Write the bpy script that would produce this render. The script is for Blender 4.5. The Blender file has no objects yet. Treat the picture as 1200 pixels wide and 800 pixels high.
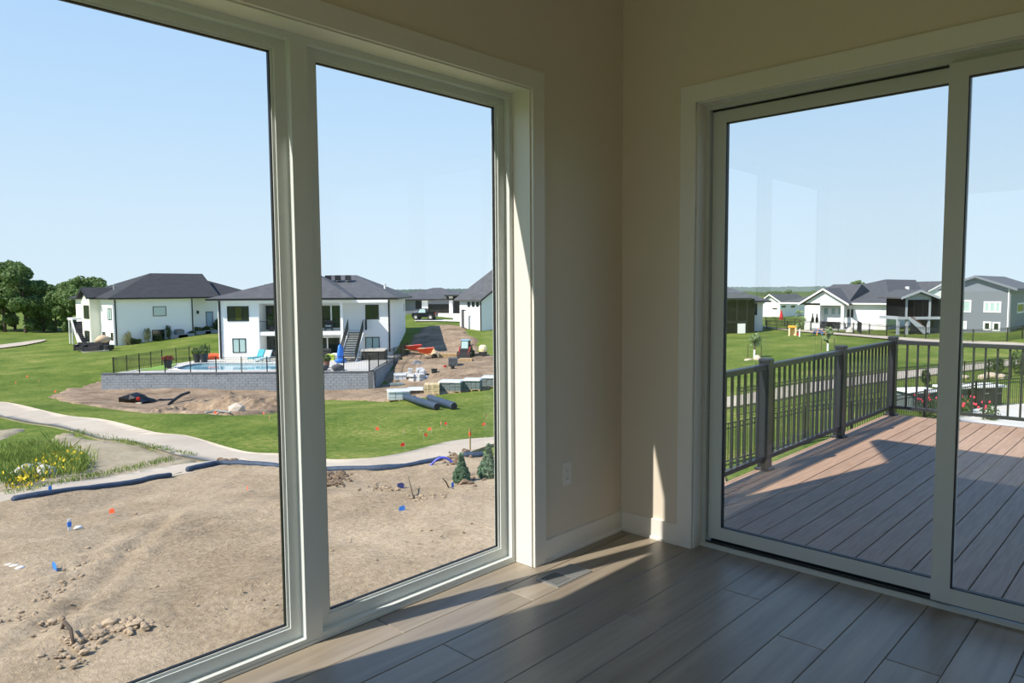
import bpy, bmesh, math, random
import numpy as np
from mathutils import Matrix, Vector, noise
from mathutils.geometry import delaunay_2d_cdt, tessellate_polygon

# ------------------------------------------------------------------ camera
scene = bpy.context.scene
COL = scene.collection
FPX = 840.76
PITCH, YAW, ROLL = math.radians(4.1432), math.radians(43.5315), math.radians(-0.4075)
CAM = Vector((-3.4117, -2.3712, 1.4))
FW = Vector((math.cos(YAW)*math.cos(PITCH), math.sin(YAW)*math.cos(PITCH), -math.sin(PITCH)))
RT = Vector((math.sin(YAW), -math.cos(YAW), 0))
UP = RT.cross(FW)
RT, UP = RT*math.cos(ROLL)+UP*math.sin(ROLL), UP*math.cos(ROLL)-RT*math.sin(ROLL)
cam_data = bpy.data.cameras.new('camera')
cam = bpy.data.objects.new('camera', cam_data)
COL.objects.link(cam)
mw = Matrix((RT, UP, -FW)).transposed().to_4x4()
mw.translation = CAM
cam.matrix_world = mw
cam_data.sensor_fit = 'HORIZONTAL'
cam_data.sensor_width = 36.0
cam_data.lens = FPX/1200*36
cam_data.clip_start = 0.05
cam_data.clip_end = 4000
scene.camera = cam

# ------------------------------------------------------------------ sky, sun, exposure
scene.view_settings.view_transform = 'Standard'
scene.view_settings.look = 'None'
scene.view_settings.exposure = 0.0
scene.view_settings.gamma = 1.0
scene.view_settings.use_curve_mapping = False
world = bpy.data.worlds.new('sky')
scene.world = world
world.use_nodes = True
wn = world.node_tree; wn.nodes.clear()
w_out = wn.nodes.new('ShaderNodeOutputWorld')
w_bg = wn.nodes.new('ShaderNodeBackground')
w_tc = wn.nodes.new('ShaderNodeTexCoord')
w_sep = wn.nodes.new('ShaderNodeSeparateXYZ')
w_ramp = wn.nodes.new('ShaderNodeValToRGB')
wn.links.new(w_tc.outputs['Generated'], w_sep.inputs[0])
wn.links.new(w_sep.outputs['Z'], w_ramp.inputs[0])
wn.links.new(w_ramp.outputs[0], w_bg.inputs[0])
wn.links.new(w_bg.outputs[0], w_out.inputs[0])
el = w_ramp.color_ramp.elements
def lin(r, g, b):
    return tuple((c/255/12.92 if c/255 <= 0.04045 else ((c/255+0.055)/1.055)**2.4) for c in (r, g, b)) + (1,)
el[0].position = 0.0; el[0].color = lin(219, 240, 252)
el[1].position = 1.0; el[1].color = lin(62, 118, 206)
for pos, c in ((0.10, (211, 236, 254)), (0.22, (193, 226, 255)), (0.40, (170, 210, 253)), (0.6, (122, 174, 242))):
    e = el.new(pos); e.color = lin(*c)
w_bg.inputs[1].default_value = 1.04
SUN_DIR = Vector((1.0, -0.252, -1.06)).normalized()
sun_data = bpy.data.lights.new('sun', 'SUN')
sun = bpy.data.objects.new('sun', sun_data)
COL.objects.link(sun)
sun_data.energy = 7.3
sun_data.angle = math.radians(0.53)
sun_data.color = (1.0, 0.93, 0.82)
sun.rotation_euler = SUN_DIR.to_track_quat('-Z', 'Y').to_euler()
sun.location = (-20, 10, 30)
scene.cycles.max_bounces = 16
scene.cycles.diffuse_bounces = 10
scene.cycles.transparent_max_bounces = 24

# ------------------------------------------------------------------ helpers
RNG = random.Random(7)
WM = {}                                     # world matrix of every object made here
def ray(px, py): return FW + RT*((px-600)/FPX) - UP*((py-400)/FPX)
def at_depth(px, py, d): return CAM + ray(px, py)*d
def on_plane(px, py, o, n):
    r = ray(px, py); n = Vector(n)
    return CAM + r*((Vector(o)-CAM).dot(n)/r.dot(n))

def prop(o, label=None, cat=None, group=None, kind=None):
    if label: o['label'] = label
    if cat: o['category'] = cat
    if group: o['group'] = group
    if kind: o['kind'] = kind
    return o
def thing(name, loc, label=None, cat=None, group=None, rz=0.0, kind=None):
    o = bpy.data.objects.new(name, None)
    COL.objects.link(o)
    o.empty_display_size = 0.2
    o.location = loc; o.rotation_euler = (0, 0, rz)
    WM[o] = Matrix.Translation(Vector(loc)) @ Matrix.Rotation(rz, 4, 'Z')
    return prop(o, label, cat, group, kind)

class MB:
    """collects shapes in world space (through M) and links them as one mesh object"""
    def __init__(s, M=None):
        s.v = []; s.f = []; s.M = M
    def add(s, vs, fs):
        n = len(s.v)
        if s.M is not None: vs = [s.M @ Vector(p) for p in vs]
        s.v += [tuple(p) for p in vs]
        s.f += [tuple(i+n for i in f) for f in fs]
        return s
    def hexa(s, p):     # 8 points: bottom loop, top loop
        return s.add(p, [(0,3,2,1),(4,5,6,7),(0,1,5,4),(1,2,6,5),(2,3,7,6),(3,0,4,7)])
    def box(s, x0, x1, y0, y1, z0, z1):
        return s.hexa([(x0,y0,z0),(x1,y0,z0),(x1,y1,z0),(x0,y1,z0),(x0,y0,z1),(x1,y0,z1),(x1,y1,z1),(x0,y1,z1)])
    def bbox(s, x0, x1, y0, y1, z0, z1, b):      # box with chamfered vertical and top edges
        s.prism([(x0+b,y0),(x1-b,y0),(x1,y0+b),(x1,y1-b),(x1-b,y1),(x0+b,y1),(x0,y1-b),(x0,y0+b)], z0, z1-b)
        a = [(x0+b,y0,z1-b),(x1-b,y0,z1-b),(x1,y0+b,z1-b),(x1,y1-b,z1-b),(x1-b,y1,z1-b),(x0+b,y1,z1-b),(x0,y1-b,z1-b),(x0,y0+b,z1-b)]
        t = [(x0+b,y0+b,z1),(x1-b,y0+b,z1),(x1-b,y1-b,z1),(x0+b,y1-b,z1)]
        return s.add(a+t, [(0,1,9,8),(1,2,9),(2,3,10,9),(3,4,10),(4,5,11,10),(5,6,11),(6,7,8,11),(7,0,8),(8,9,10,11)])
    def prism(s, poly, z0, z1):
        n = len(poly)
        return s.add([(x,y,z0) for x,y in poly]+[(x,y,z1) for x,y in poly],
            [tuple(range(n-1,-1,-1)), tuple(range(n,2*n))]+[(i,(i+1)%n,n+(i+1)%n,n+i) for i in range(n)])
    def extr(s, poly3, d):      # planar polygon swept by vector d
        n = len(poly3); d = Vector(d); p = [Vector(q) for q in poly3]
        return s.add(p+[q+d for q in p], [tuple(range(n-1,-1,-1)), tuple(range(n,2*n))]+[(i,(i+1)%n,n+(i+1)%n,n+i) for i in range(n)])
    def bar(s, a, b, w, h, upv=(0,0,1)):
        a = Vector(a); b = Vector(b); d = (b-a).normalized(); u = Vector(upv)
        r = d.cross(u)
        if r.length < 1e-5: r = d.cross(Vector((1,0,0)))
        r.normalize(); u = r.cross(d)
        r = r*(w/2); u = u*(h/2)
        return s.hexa([a-r-u, a+r-u, b+r-u, b-r-u, a-r+u, a+r+u, b+r+u, b-r+u])
    def tube(s, pts, r, n=8, closed=False):
        P = [Vector(p) for p in pts]; m = len(P)
        R = r if isinstance(r, (list, tuple)) else [r]*m
        vs = []; u = None
        for i in range(m):
            d = (P[min(i+1,m-1)]-P[max(i-1,0)])
            if d.length < 1e-9: d = Vector((0,0,1))
            d.normalize()
            if u is None:
                u = d.orthogonal().normalized()
            else:
                u = (u-d*u.dot(d)); u = u.normalized() if u.length > 1e-6 else d.orthogonal().normalized()
            w = d.cross(u)
            vs += [P[i]+(u*math.cos(2*math.pi*k/n)+w*math.sin(2*math.pi*k/n))*R[i] for k in range(n)]
        fs = [(i*n+k, i*n+(k+1)%n, (i+1)*n+(k+1)%n, (i+1)*n+k) for i in range(m-1) for k in range(n)]
        fs += [tuple(range(n-1,-1,-1)), tuple(range((m-1)*n, m*n))]
        return s.add(vs, fs)
    def lathe(s, c, prof, n=12):     # prof: (r,z) from bottom to top
        c = Vector(c); vs = []
        for r, z in prof:
            vs += [c+Vector((r*math.cos(2*math.pi*k/n), r*math.sin(2*math.pi*k/n), z)) for k in range(n)]
        m = len(prof)
        fs = [(i*n+k, i*n+(k+1)%n, (i+1)*n+(k+1)%n, (i+1)*n+k) for i in range(m-1) for k in range(n)]
        fs += [tuple(range(n-1,-1,-1)), tuple(range((m-1)*n, m*n))]
        return s.add(vs, fs)
    def blob(s, c, r, seed=0, amp=0.25, sub=2, freq=1.6):
        bm = bmesh.new(); bmesh.ops.create_icosphere(bm, subdivisions=sub, radius=1.0)
        c = Vector(c); r = Vector(r) if not isinstance(r, (int, float)) else Vector((r, r, r))
        vs = []
        for v in bm.verts:
            k = 1+amp*noise.noise(v.co*freq+Vector((seed*7.3, seed*3.1, seed)))*1.6
            vs.append(c+Vector((v.co.x*r.x*k, v.co.y*r.y*k, v.co.z*r.z*k)))
        fs = [tuple(v.index for v in f.verts) for f in bm.faces]
        bm.free()
        return s.add(vs, fs)
    def build(s, name, mat, parent=None, label=None, cat=None, group=None, kind=None, smooth=False, org=None):
        v = s.v
        if parent is not None:
            Mw = WM[parent]
        else:
            if org is None:
                a = np.array(v); lo = a.min(0); hi = a.max(0)
                org = ((lo[0]+hi[0])/2, (lo[1]+hi[1])/2, lo[2])
            Mw = Matrix.Translation(Vector(org))
        inv = Mw.inverted()
        me = bpy.data.meshes.new(name)
        me.from_pydata([inv @ Vector(p) for p in v], [], s.f)
        if smooth: me.polygons.foreach_set('use_smooth', [True]*len(me.polygons))
        me.materials.append(mat)
        me.update()
        o = bpy.data.objects.new(name, me)
        COL.objects.link(o)
        if parent is not None: o.parent = parent
        else: o.location = org
        WM[o] = Mw
        return prop(o, label, cat, group, kind)

def copy_thing(root, loc=None, rz=None, label=None, scale=None):
    r = root.copy(); COL.objects.link(r)
    if loc is not None: r.location = loc
    if rz is not None: r.rotation_euler = (0, 0, rz)
    if scale is not None: r.scale = (scale,)*3 if isinstance(scale, (int, float)) else scale
    if label: r['label'] = label
    for ch in list(root.children):
        c = ch.copy(); COL.objects.link(c); c.parent = r
        for g in list(ch.children):
            d = g.copy(); COL.objects.link(d); d.parent = c
    return r

# ------------------------------------------------------------------ materials
MATS = {}
def mat(name, col, rough=0.6, metal=0.0, var=0.0, scale=5.0, bump=0.0, bscale=None, col2=None, spec=0.5, detail=4.0, stretch=(1,1,1), sheen=0):
    if name in MATS: return MATS[name]
    m = bpy.data.materials.new(name); m.use_nodes = True
    nt = m.node_tree; b = nt.nodes['Principled BSDF']
    c = lin(*col)
    b.inputs['Base Color'].default_value = c
    b.inputs['Roughness'].default_value = rough
    b.inputs['Metallic'].default_value = metal
    b.inputs['Specular IOR Level'].default_value = spec
    if var or bump or col2:
        tc = nt.nodes.new('ShaderNodeTexCoord'); mp = nt.nodes.new('ShaderNodeMapping')
        mp.inputs['Scale'].default_value = stretch
        nt.links.new(tc.outputs['Object'], mp.inputs[0])
        nz = nt.nodes.new('ShaderNodeTexNoise'); nz.inputs['Scale'].default_value = scale; nz.inputs['Detail'].default_value = detail
        nt.links.new(mp.outputs[0], nz.inputs['Vector'])
        if var or col2:
            rp = nt.nodes.new('ShaderNodeValToRGB')
            d = lin(*col2) if col2 else tuple(x*(1-var) for x in c[:3])+(1,)
            l = c if col2 else tuple(min(1, x*(1+var)) for x in c[:3])+(1,)
            rp.color_ramp.elements[0].position = 0.3; rp.color_ramp.elements[0].color = d
            rp.color_ramp.elements[1].position = 0.7; rp.color_ramp.elements[1].color = l
            nt.links.new(nz.outputs[0], rp.inputs[0]); nt.links.new(rp.outputs[0], b.inputs['Base Color'])
        if bump:
            bn = nt.nodes.new('ShaderNodeBump'); bn.inputs['Strength'].default_value = bump; bn.inputs['Distance'].default_value = 0.02
            src = nz
            if bscale:
                src = nt.nodes.new('ShaderNodeTexNoise'); src.inputs['Scale'].default_value = bscale; src.inputs['Detail'].default_value = 5
                nt.links.new(mp.outputs[0], src.inputs['Vector'])
            nt.links.new(src.outputs[0], bn.inputs['Height']); nt.links.new(bn.outputs[0], b.inputs['Normal'])
    MATS[name] = m
    return m

def siding_mat(name, col, pitch=0.18, axis='Z', rough=0.55, strength=0.5):
    if name in MATS: return MATS[name]
    m = bpy.data.materials.new(name); m.use_nodes = True
    nt = m.node_tree; b = nt.nodes['Principled BSDF']
    b.inputs['Base Color'].default_value = lin(*col); b.inputs['Roughness'].default_value = rough
    tc = nt.nodes.new('ShaderNodeTexCoord'); wv = nt.nodes.new('ShaderNodeTexWave')
    wv.wave_type = 'BANDS'; wv.bands_direction = axis; wv.wave_profile = 'SAW'
    wv.inputs['Scale'].default_value = 2*math.pi/pitch/20
    nt.links.new(tc.outputs['Object'], wv.inputs['Vector'])
    bn = nt.nodes.new('ShaderNodeBump'); bn.inputs['Strength'].default_value = strength; bn.inputs['Distance'].default_value = 0.02
    nt.links.new(wv.outputs[1], bn.inputs['Height']); nt.links.new(bn.outputs[0], b.inputs['Normal'])
    MATS[name] = m
    return m

def wood_mat(name, c_dark, c_light, rough, axis_stretch, bump=0.1, gscale=6.0, spec=0.5, per_obj=0.25):
    if name in MATS: return MATS[name]
    m = bpy.data.materials.new(name); m.use_nodes = True
    nt = m.node_tree; b = nt.nodes['Principled BSDF']
    tc = nt.nodes.new('ShaderNodeTexCoord'); mp = nt.nodes.new('ShaderNodeMapping'); mp.inputs['Scale'].default_value = axis_stretch
    oi = nt.nodes.new('ShaderNodeObjectInfo')
    vm = nt.nodes.new('ShaderNodeVectorMath'); vm.operation = 'ADD'
    sc = nt.nodes.new('ShaderNodeVectorMath'); sc.operation = 'SCALE'; sc.inputs['Scale'].default_value = 37.0
    cmb = nt.nodes.new('ShaderNodeCombineXYZ')
    for i in range(3): nt.links.new(oi.outputs['Random'], cmb.inputs[i])
    nt.links.new(cmb.outputs[0], sc.inputs[0])
    nt.links.new(tc.outputs['Object'], mp.inputs[0]); nt.links.new(mp.outputs[0], vm.inputs[0]); nt.links.new(sc.outputs[0], vm.inputs[1])
    nz = nt.nodes.new('ShaderNodeTexNoise'); nz.inputs['Scale'].default_value = gscale; nz.inputs['Detail'].default_value = 6; nz.inputs['Distortion'].default_value = 0.6
    nt.links.new(vm.outputs[0], nz.inputs['Vector'])
    rp = nt.nodes.new('ShaderNodeValToRGB')
    rp.color_ramp.elements[0].position = 0.3; rp.color_ramp.elements[0].color = lin(*c_dark)
    rp.color_ramp.elements[1].position = 0.72; rp.color_ramp.elements[1].color = lin(*c_light)
    nt.links.new(nz.outputs[0], rp.inputs[0])
    hs = nt.nodes.new('ShaderNodeHueSaturation')
    mr = nt.nodes.new('ShaderNodeMapRange'); mr.inputs[3].default_value = 1-per_obj; mr.inputs[4].default_value = 1+per_obj
    nt.links.new(oi.outputs['Random'], mr.inputs[0]); nt.links.new(mr.outputs[0], hs.inputs['Value'])
    nt.links.new(rp.outputs[0], hs.inputs['Color']); nt.links.new(hs.outputs[0], b.inputs['Base Color'])
    b.inputs['Roughness'].default_value = rough; b.inputs['Specular IOR Level'].default_value = spec
    bn = nt.nodes.new('ShaderNodeBump'); bn.inputs['Strength'].default_value = bump; bn.inputs['Distance'].default_value = 0.004
    nt.links.new(nz.outputs[0], bn.inputs['Height']); nt.links.new(bn.outputs[0], b.inputs['Normal'])
    MATS[name] = m
    return m

def glass_mat(name, tint=(0.985, 0.985, 0.985), boost=0.6):
    """thin clear pane: transparent plus a fresnel mirror, so daylight passes straight through"""
    if name in MATS: return MATS[name]
    m = bpy.data.materials.new(name); m.use_nodes = True
    nt = m.node_tree; nt.nodes.clear()
    o = nt.nodes.new('ShaderNodeOutputMaterial'); mx = nt.nodes.new('ShaderNodeMixShader')
    tr = nt.nodes.new('ShaderNodeBsdfTransparent'); gl = nt.nodes.new('ShaderNodeBsdfGlossy'); fr = nt.nodes.new('ShaderNodeFresnel')
    tr.inputs[0].default_value = tint+(1,); gl.inputs['Roughness'].default_value = 0.0; fr.inputs[0].default_value = 1.5
    mu = nt.nodes.new('ShaderNodeMath'); mu.operation = 'MULTIPLY'; mu.inputs[1].default_value = boost; mu.use_clamp = True
    ge = nt.nodes.new('ShaderNodeNewGeometry'); io = nt.nodes.new('ShaderNodeMapRange')      # same reflectance from either side
    io.inputs[3].default_value = 1.5; io.inputs[4].default_value = 1/1.5
    nt.links.new(ge.outputs['Backfacing'], io.inputs[0]); nt.links.new(io.outputs[0], fr.inputs[0])
    nt.links.new(fr.outputs[0], mu.inputs[0]); nt.links.new(mu.outputs[0], mx.inputs[0])
    nt.links.new(tr.outputs[0], mx.inputs[1]); nt.links.new(gl.outputs[0], mx.inputs[2]); nt.links.new(mx.outputs[0], o.inputs[0])
    MATS[name] = m
    return m

M_WALL = mat('greige_wall_paint', (226, 216, 200), 0.85, bump=0.03, bscale=180)
M_CEIL = mat('ceiling_paint', (238, 234, 226), 0.9)
M_TRIM = mat('white_trim_paint', (235, 232, 225), 0.38)
M_VINYL = mat('white_vinyl', (224, 230, 228), 0.35)
M_DOOR = mat('white_door_vinyl', (206, 210, 206), 0.4)
M_GASK = mat('black_gasket', (22, 24, 26), 0.5)
M_GLASS = glass_mat('window_glass', boost=0.35)
M_DGLASS = glass_mat('coated_door_glass', (0.985, 0.988, 0.988), 1.35)
M_FLOOR = wood_mat('oak_floor', (140, 128, 112), (168, 156, 138), 0.36, (0.5, 7, 7), 0.06, 2.2, per_obj=0.14)
M_DECK = wood_mat('composite_deck', (154, 126, 104), (178, 148, 124), 0.66, (0.7, 10, 10), 0.25, 5.0, spec=0.25, per_obj=0.05)
M_RAIL = mat('charcoal_rail', (36, 39, 45), 0.42)
M_EXT = siding_mat('own_house_siding', (225, 226, 222))
M_SOFF = mat('soffit_white', (215, 215, 210), 0.7)
M_SHING = mat('dark_shingle', (62, 66, 72), 0.9, var=0.25, scale=9, bump=0.4)

# ------------------------------------------------------------------ room shell
WT = 0.20                         # wall thickness
CEIL = 3.2
CW = 0.085
RX, RY = -4.45, -6.8               # far ends of the room
WX0, WX1, WZ = -3.182, -0.786, 2.36      # window opening in the left wall
DY0, DY1, DZ = -2.87, -0.466, 2.355      # door opening in the right wall
ZB = -3.7                         # bottom of the walls at the ground outside
m = MB()
m.box(RX, WX0-.004, 0, WT, 0, CEIL)
m.box(WX1+.004, WT, 0, WT, 0, CEIL).box(WX0-.004, WX1+.004, 0, WT, WZ+.004, CEIL)
m.build('wall_left', M_WALL, kind='structure')
m = MB()
m.box(0, WT, DY1, 0, 0, CEIL).box(0, WT, RY, DY0, 0, CEIL).box(0, WT, DY0, DY1, DZ, CEIL)
m.build('wall_right', M_WALL, kind='structure')
m = MB()
BW = [(-2.9, -0.42)]         # wide floor-length window in the wall behind the camera
BZ0, BZ1 = 0.0, 2.36
m.box(RX-WT, RX, -0.42, WT, 0, CEIL).box(RX-WT, RX, RY-WT, -2.9, 0, CEIL).box(RX-WT, RX, -2.9, -0.42, BZ1, CEIL)
m.build('wall_back', M_WALL, kind='structure')
MB().box(RX, WT, RY-WT, RY, 0, CEIL).build('wall_near', M_WALL, kind='structure')
MB().box(RX-WT, WT, RY-WT, WT, CEIL, CEIL+0.15).build('ceiling', M_CEIL, kind='structure')

# floor of planks
fl = MB().box(RX, 0.2, RY, 0.2, -0.15, -0.014).build('floor', mat('subfloor', (60, 52, 44), 0.9), kind='structure')
PW = 0.1875
joints = {0: -1.66, 1: -1.07, 2: -1.61, 3: -2.2, 4: -0.9, 5: -0.377, 6: -1.9, 7: -0.643, 8: -1.5, 9: -0.55}
row = 0; y1 = 0.105
rr = random.Random(3)
while y1 > RY+0.02:
    y0 = max(y1-PW, RY)
    L = 1.83
    x = joints.get(row, -rr.uniform(0.2, 1.8))
    xs = [0.07 if y1 < DY1+0.02 and y1 > DY0 else 0.0]
    while x > RX+0.3:
        xs.append(x); x -= L*rr.choice((1.0, 0.8, 0.65, 1.0))
    xs.append(RX)
    if row == 0:       # the first row runs into the window recess
        xs[0] = WX1; 
    for a, b in zip(xs[:-1], xs[1:]):
        g = 0.0012
        if row == 0 and b < WX0: b = WX0
        if a <= b+0.02: continue
        mb = MB()
        x0, x1, yy0, yy1, c = b+g, a-g, y0+g, y1-g, 0.0025
        if row == 0:
            pass
        mb.add([(x0,yy0,-.014),(x1,yy0,-.014),(x1,yy1,-.014),(x0,yy1,-.014),
                (x0,yy0,-c),(x1,yy0,-c),(x1,yy1,-c),(x0,yy1,-c),
                (x0+c,yy0+c,0),(x1-c,yy0+c,0),(x1-c,yy1-c,0),(x0+c,yy1-c,0)],
               [(0,3,2,1),(0,1,5,4),(1,2,6,5),(2,3,7,6),(3,0,4,7),(4,5,9,8),(5,6,10,9),(6,7,11,10),(7,4,8,11),(8,9,10,11)])
        mb.build('floor_plank', M_FLOOR, fl)
    y1 -= PW; row += 1
# narrow strips of the first row in front of the solid wall
for a, b in ((0.0, WX1), (WX0, RX)):
    MB().box(b+.001, a-.001, 0.105-PW+.001, 0, -.014, 0).build('floor_plank', M_FLOOR, fl)

# baseboards
def baseboard(name, p0, p1, nrm):
    (ax, ay), (bx, by) = p0, p1; nx, ny = nrm
    def strip(t0, t1, z0, z1, mb, bev=0.0):
        lo = [(ax+nx*t0, ay+ny*t0), (bx+nx*t0, by+ny*t0), (bx+nx*t1, by+ny*t1), (ax+nx*t1, ay+ny*t1)]
        mb.add([(p[0], p[1], z0) for p in lo]+[(lo[0][0],lo[0][1],z1),(lo[1][0],lo[1][1],z1),(lo[2][0],lo[2][1],z1-bev),(lo[3][0],lo[3][1],z1-bev)],
               [(0,3,2,1),(4,5,6,7),(0,1,5,4),(1,2,6,5),(2,3,7,6),(3,0,4,7)])
    r = MB(); strip(0, 0.014, 0, 0.114, r, 0.003)
    b = r.build(name, M_TRIM, kind='structure')
    q = MB(); strip(0.014, 0.024, 0, 0.017, q, 0.006)
    q.build('shoe_moulding', M_TRIM, b)
baseboard('baseboard_left', (WX1+0.095, 0), (0, 0), (0, -1))
baseboard('baseboard_right', (0, 0), (0, DY1+0.086), (-1, 0))
baseboard('baseboard_back', (RX, RY), (RX, -2.9-CW), (1, 0))
baseboard('baseboard_near', (RX, RY), (0, RY), (0, 1))

# casing round the window (two legs and a head) and the jamb extension
def flat_casing(name, legs):
    r = thing(name, legs[0][1], kind='structure')
    for nm, org, b in legs: MB().box(*b).build(nm, M_TRIM, r)
    return r

flat_casing('trim_1', [('casing_leg', (WX1, 0, 0), (WX1+.008, WX1+.008+CW, -0.02, 0, 0, WZ+.006)),
                       ('casing_leg', (WX0, 0, 0), (WX0-.008-CW, WX0-.008, -0.02, 0, 0, WZ+.006)),
                       ('casing_head', (WX0, 0, WZ), (WX0-.008-CW, WX1+.008+CW, -0.02, 0, WZ+.006, WZ+.006+CW)),
                       ('jamb_extension', (WX1, 0, 0), (WX1, WX1+.004, -0.004, 0.11, 0, WZ)),
                       ('jamb_extension', (WX0, 0, 0), (WX0-.004, WX0, -0.004, 0.11, 0, WZ)),
                       ('jamb_extension', (WX0, 0, WZ), (WX0-.004, WX1+.004, -0.004, 0.11, WZ, WZ+.004))])
flat_casing('trim_2', [('casing_leg', (0, DY1, 0), (-0.02, 0, DY1+.002, DY1+.002+CW, 0, DZ)),
                       ('casing_leg', (0, DY0, 0), (-0.02, 0, DY0-.002-CW, DY0-.002, 0, DZ)),
                       ('casing_head', (0, DY0, DZ), (-0.02, 0, DY0-.002-CW, DY1+.002+CW, DZ, DZ+CW+.004)),
                       ('jamb_extension', (0, DY1, 0), (-0.004, 0.075, DY1-.006, DY1-.0005, 0, DZ)),
                       ('jamb_extension', (0, DY0, 0), (-0.004, 0.075, DY0+.0005, DY0+.006, 0, DZ)),
                       ('jamb_extension', (0, DY0, DZ), (-0.004, 0.075, DY0, DY1, DZ-.006, DZ-.0005))])

# ------------------------------------------------------------------ fixed windows
def ring(mb, x0, x1, z0, z1, wl, wr, wb, wt, y0, y1):
    mb.box(x0, x0+wl, y0, y1, z0, z1); mb.box(x1-wr, x1, y0, y1, z0, z1)
    mb.box(x0+wl, x1-wr, y0, y1, z0, z0+wb); mb.box(x0+wl, x1-wr, y0, y1, z1-wt, z1)
    return mb
def fixed_window(name, units, x0, x1, z0, z1, mul, loc):
    w = thing(name, loc, kind='structure')
    FR = 0.025
    fr = MB()
    ring(fr, x0, x1, z0, z1, FR, FR, 0.03, FR, 0.11, 0.19)
    # low inner lip of the frame, as on the photographed sill
    fr.box(x0, x1, 0.106, 0.11, z0, z0+0.012)
    for (a, b) in mul: fr.box(a, b, 0.11, 0.19, z0+0.03, z1-FR)
    fr.build('window_frame', M_VINYL, w)
    for (a, b) in units:
        s = MB(); c0, c1 = z0+0.03, z1-FR
        ring(s, a, b, c0, c1, 0.047, 0.047, 0.05, 0.036, 0.142, 0.186)
        so = s.build('sash', M_VINYL, w)
        bd = MB(); a2, b2, d0, d1 = a+.047, b-.047, c0+.05, c1-.036
        for (p, q, r_, s_) in ((a2, a2+.011, d0, d1), (b2-.011, b2, d0, d1)):
            bd.add([(p,.148,r_),(q,.148,r_),(q,.17,r_),(p,.17,r_),(p,.148,s_),(q,.148,s_),(q,.17,s_),(p,.17,s_)] if False else
                   [(p,.15,r_),(q,.15,r_),(q,.17,r_),(p,.17,r_),(p,.15,s_),(q,.15,s_),(q,.17,s_),(p,.17,s_)],
                   [(0,3,2,1),(4,5,6,7),(0,1,5,4),(1,2,6,5),(2,3,7,6),(3,0,4,7)])
        bd.box(a2+.011, b2-.011, .15, .17, d0, d0+.01).box(a2+.011, b2-.011, .15, .17, d1-.01, d1)
        bd.build('glazing_bead', M_VINYL, so)
        gk = MB(); ring(gk, a2+.011, b2-.011, d0+.01, d1-.01, .0045, .0045, .0045, .0045, .155, .169)
        gk.build('gasket', M_GASK, so)
        MB().box(a2+.005, b2-.005, .160, .164, d0+.004, d1-.004).build('pane', M_GLASS, so)
    return w
fixed_window('window_1', [(-1.915, WX1-.025), (WX0+.025, -1.990)], WX0, WX1, 0.0, WZ, [(-1.990, -1.915)], (-1.98, 0.15, 0))

a, b = BW[0]
w = thing('window_2', (RX-.1, (a+b)/2, BZ0), kind='structure')
q = MB(); c = (a+b)/2
q.box(RX-.18, RX-.10, a, a+.08, BZ0, BZ1).box(RX-.18, RX-.10, b-.08, b, BZ0, BZ1).box(RX-.18, RX-.10, a+.08, b-.08, BZ0, BZ0+.09).box(RX-.18, RX-.10, a+.08, b-.08, BZ1-.07, BZ1).box(RX-.18, RX-.10, c-.085, c+.085, BZ0+.09, BZ1-.07)
q.build('window_frame', M_VINYL, w)
for y0, y1 in ((a+.08, c-.085), (c+.085, b-.08)): MB().box(RX-.142, RX-.138, y0, y1, BZ0+.09, BZ1-.07).build('pane', M_GLASS, w)
flat_casing('trim_3', [('casing_leg', (RX, b, 0), (RX, RX+.02, b, b+CW, 0, BZ1+CW)), ('casing_leg', (RX, a, 0), (RX, RX+.02, a-CW, a, 0, BZ1+CW)), ('casing_head', (RX, a, BZ1), (RX, RX+.02, a, b, BZ1, BZ1+CW))])

# ------------------------------------------------------------------ sliding patio door
dr = thing('door_1', (0.12, (DY0+DY1)/2, 0), kind='structure')
fr = MB()
fr.box(0.075, 0.195, DY1-.03, DY1, 0.0, DZ).box(0.075, 0.195, DY0, DY0+.03, 0.0, DZ).box(0.075, 0.195, DY0+.03, DY1-.03, DZ-.03, DZ)
fr.build('door_frame', M_DOOR, dr)
MB().box(0.066, 0.082, DY0+.03, DY1-.006, 0, 0.022).build('threshold', M_DOOR, dr)
MB().box(0.082, 0.195, DY0+.03, DY1-.03, 0, 0.012).build('track', mat('track_grey', (92, 98, 98), 0.5, 0.4), dr)
for xx in (0.088, 0.146):
    MB().box(xx, xx+.006, DY0+.03, DY1-.03, 0.012, 0.03).build('track_rib', mat('track_dark', (40, 44, 46), 0.5), dr)
def ringy(mb, y0, y1, z0, z1, ws, wb, wt, x0, x1):
    mb.box(x0, x1, y0, y0+ws, z0, z1); mb.box(x0, x1, y1-ws, y1, z0, z1)
    mb.box(x0, x1, y0+ws, y1-ws, z0, z0+wb); mb.box(x0, x1, y0+ws, y1-ws, z1-wt, z1)
    return mb
def door_panel(y0, y1, z0, z1, ws, x0, x1):
    p = MB(); ringy(p, y0, y1, z0, z1, ws, 0.066, 0.062, x0, x1)
    po = p.build('door_panel', M_DOOR, dr)
    a, b, c, d = y0+ws, y1-ws, z0+.066, z1-.062
    xm = (x0+x1)/2
    g = MB(); ringy(g, a, b, c, d, .004, .004, .004, xm-.012, xm+.012)
    g.build('gasket', M_GASK, po)
    MB().box(xm-.002, xm+.002, a+.002, b-.002, c+.002, d-.002).build('pane', M_DGLASS, po)
door_panel(-1.660, -0.502, 0.044, 2.316, 0.072, 0.10, 0.140)
door_panel(-2.838, -1.594, 0.040, 2.318, 0.072, 0.044, 0.084)
MB().box(0.094, 0.102, -1.60, -0.502, 2.316, 2.326).build('head_gap', M_GASK, dr)

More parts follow.
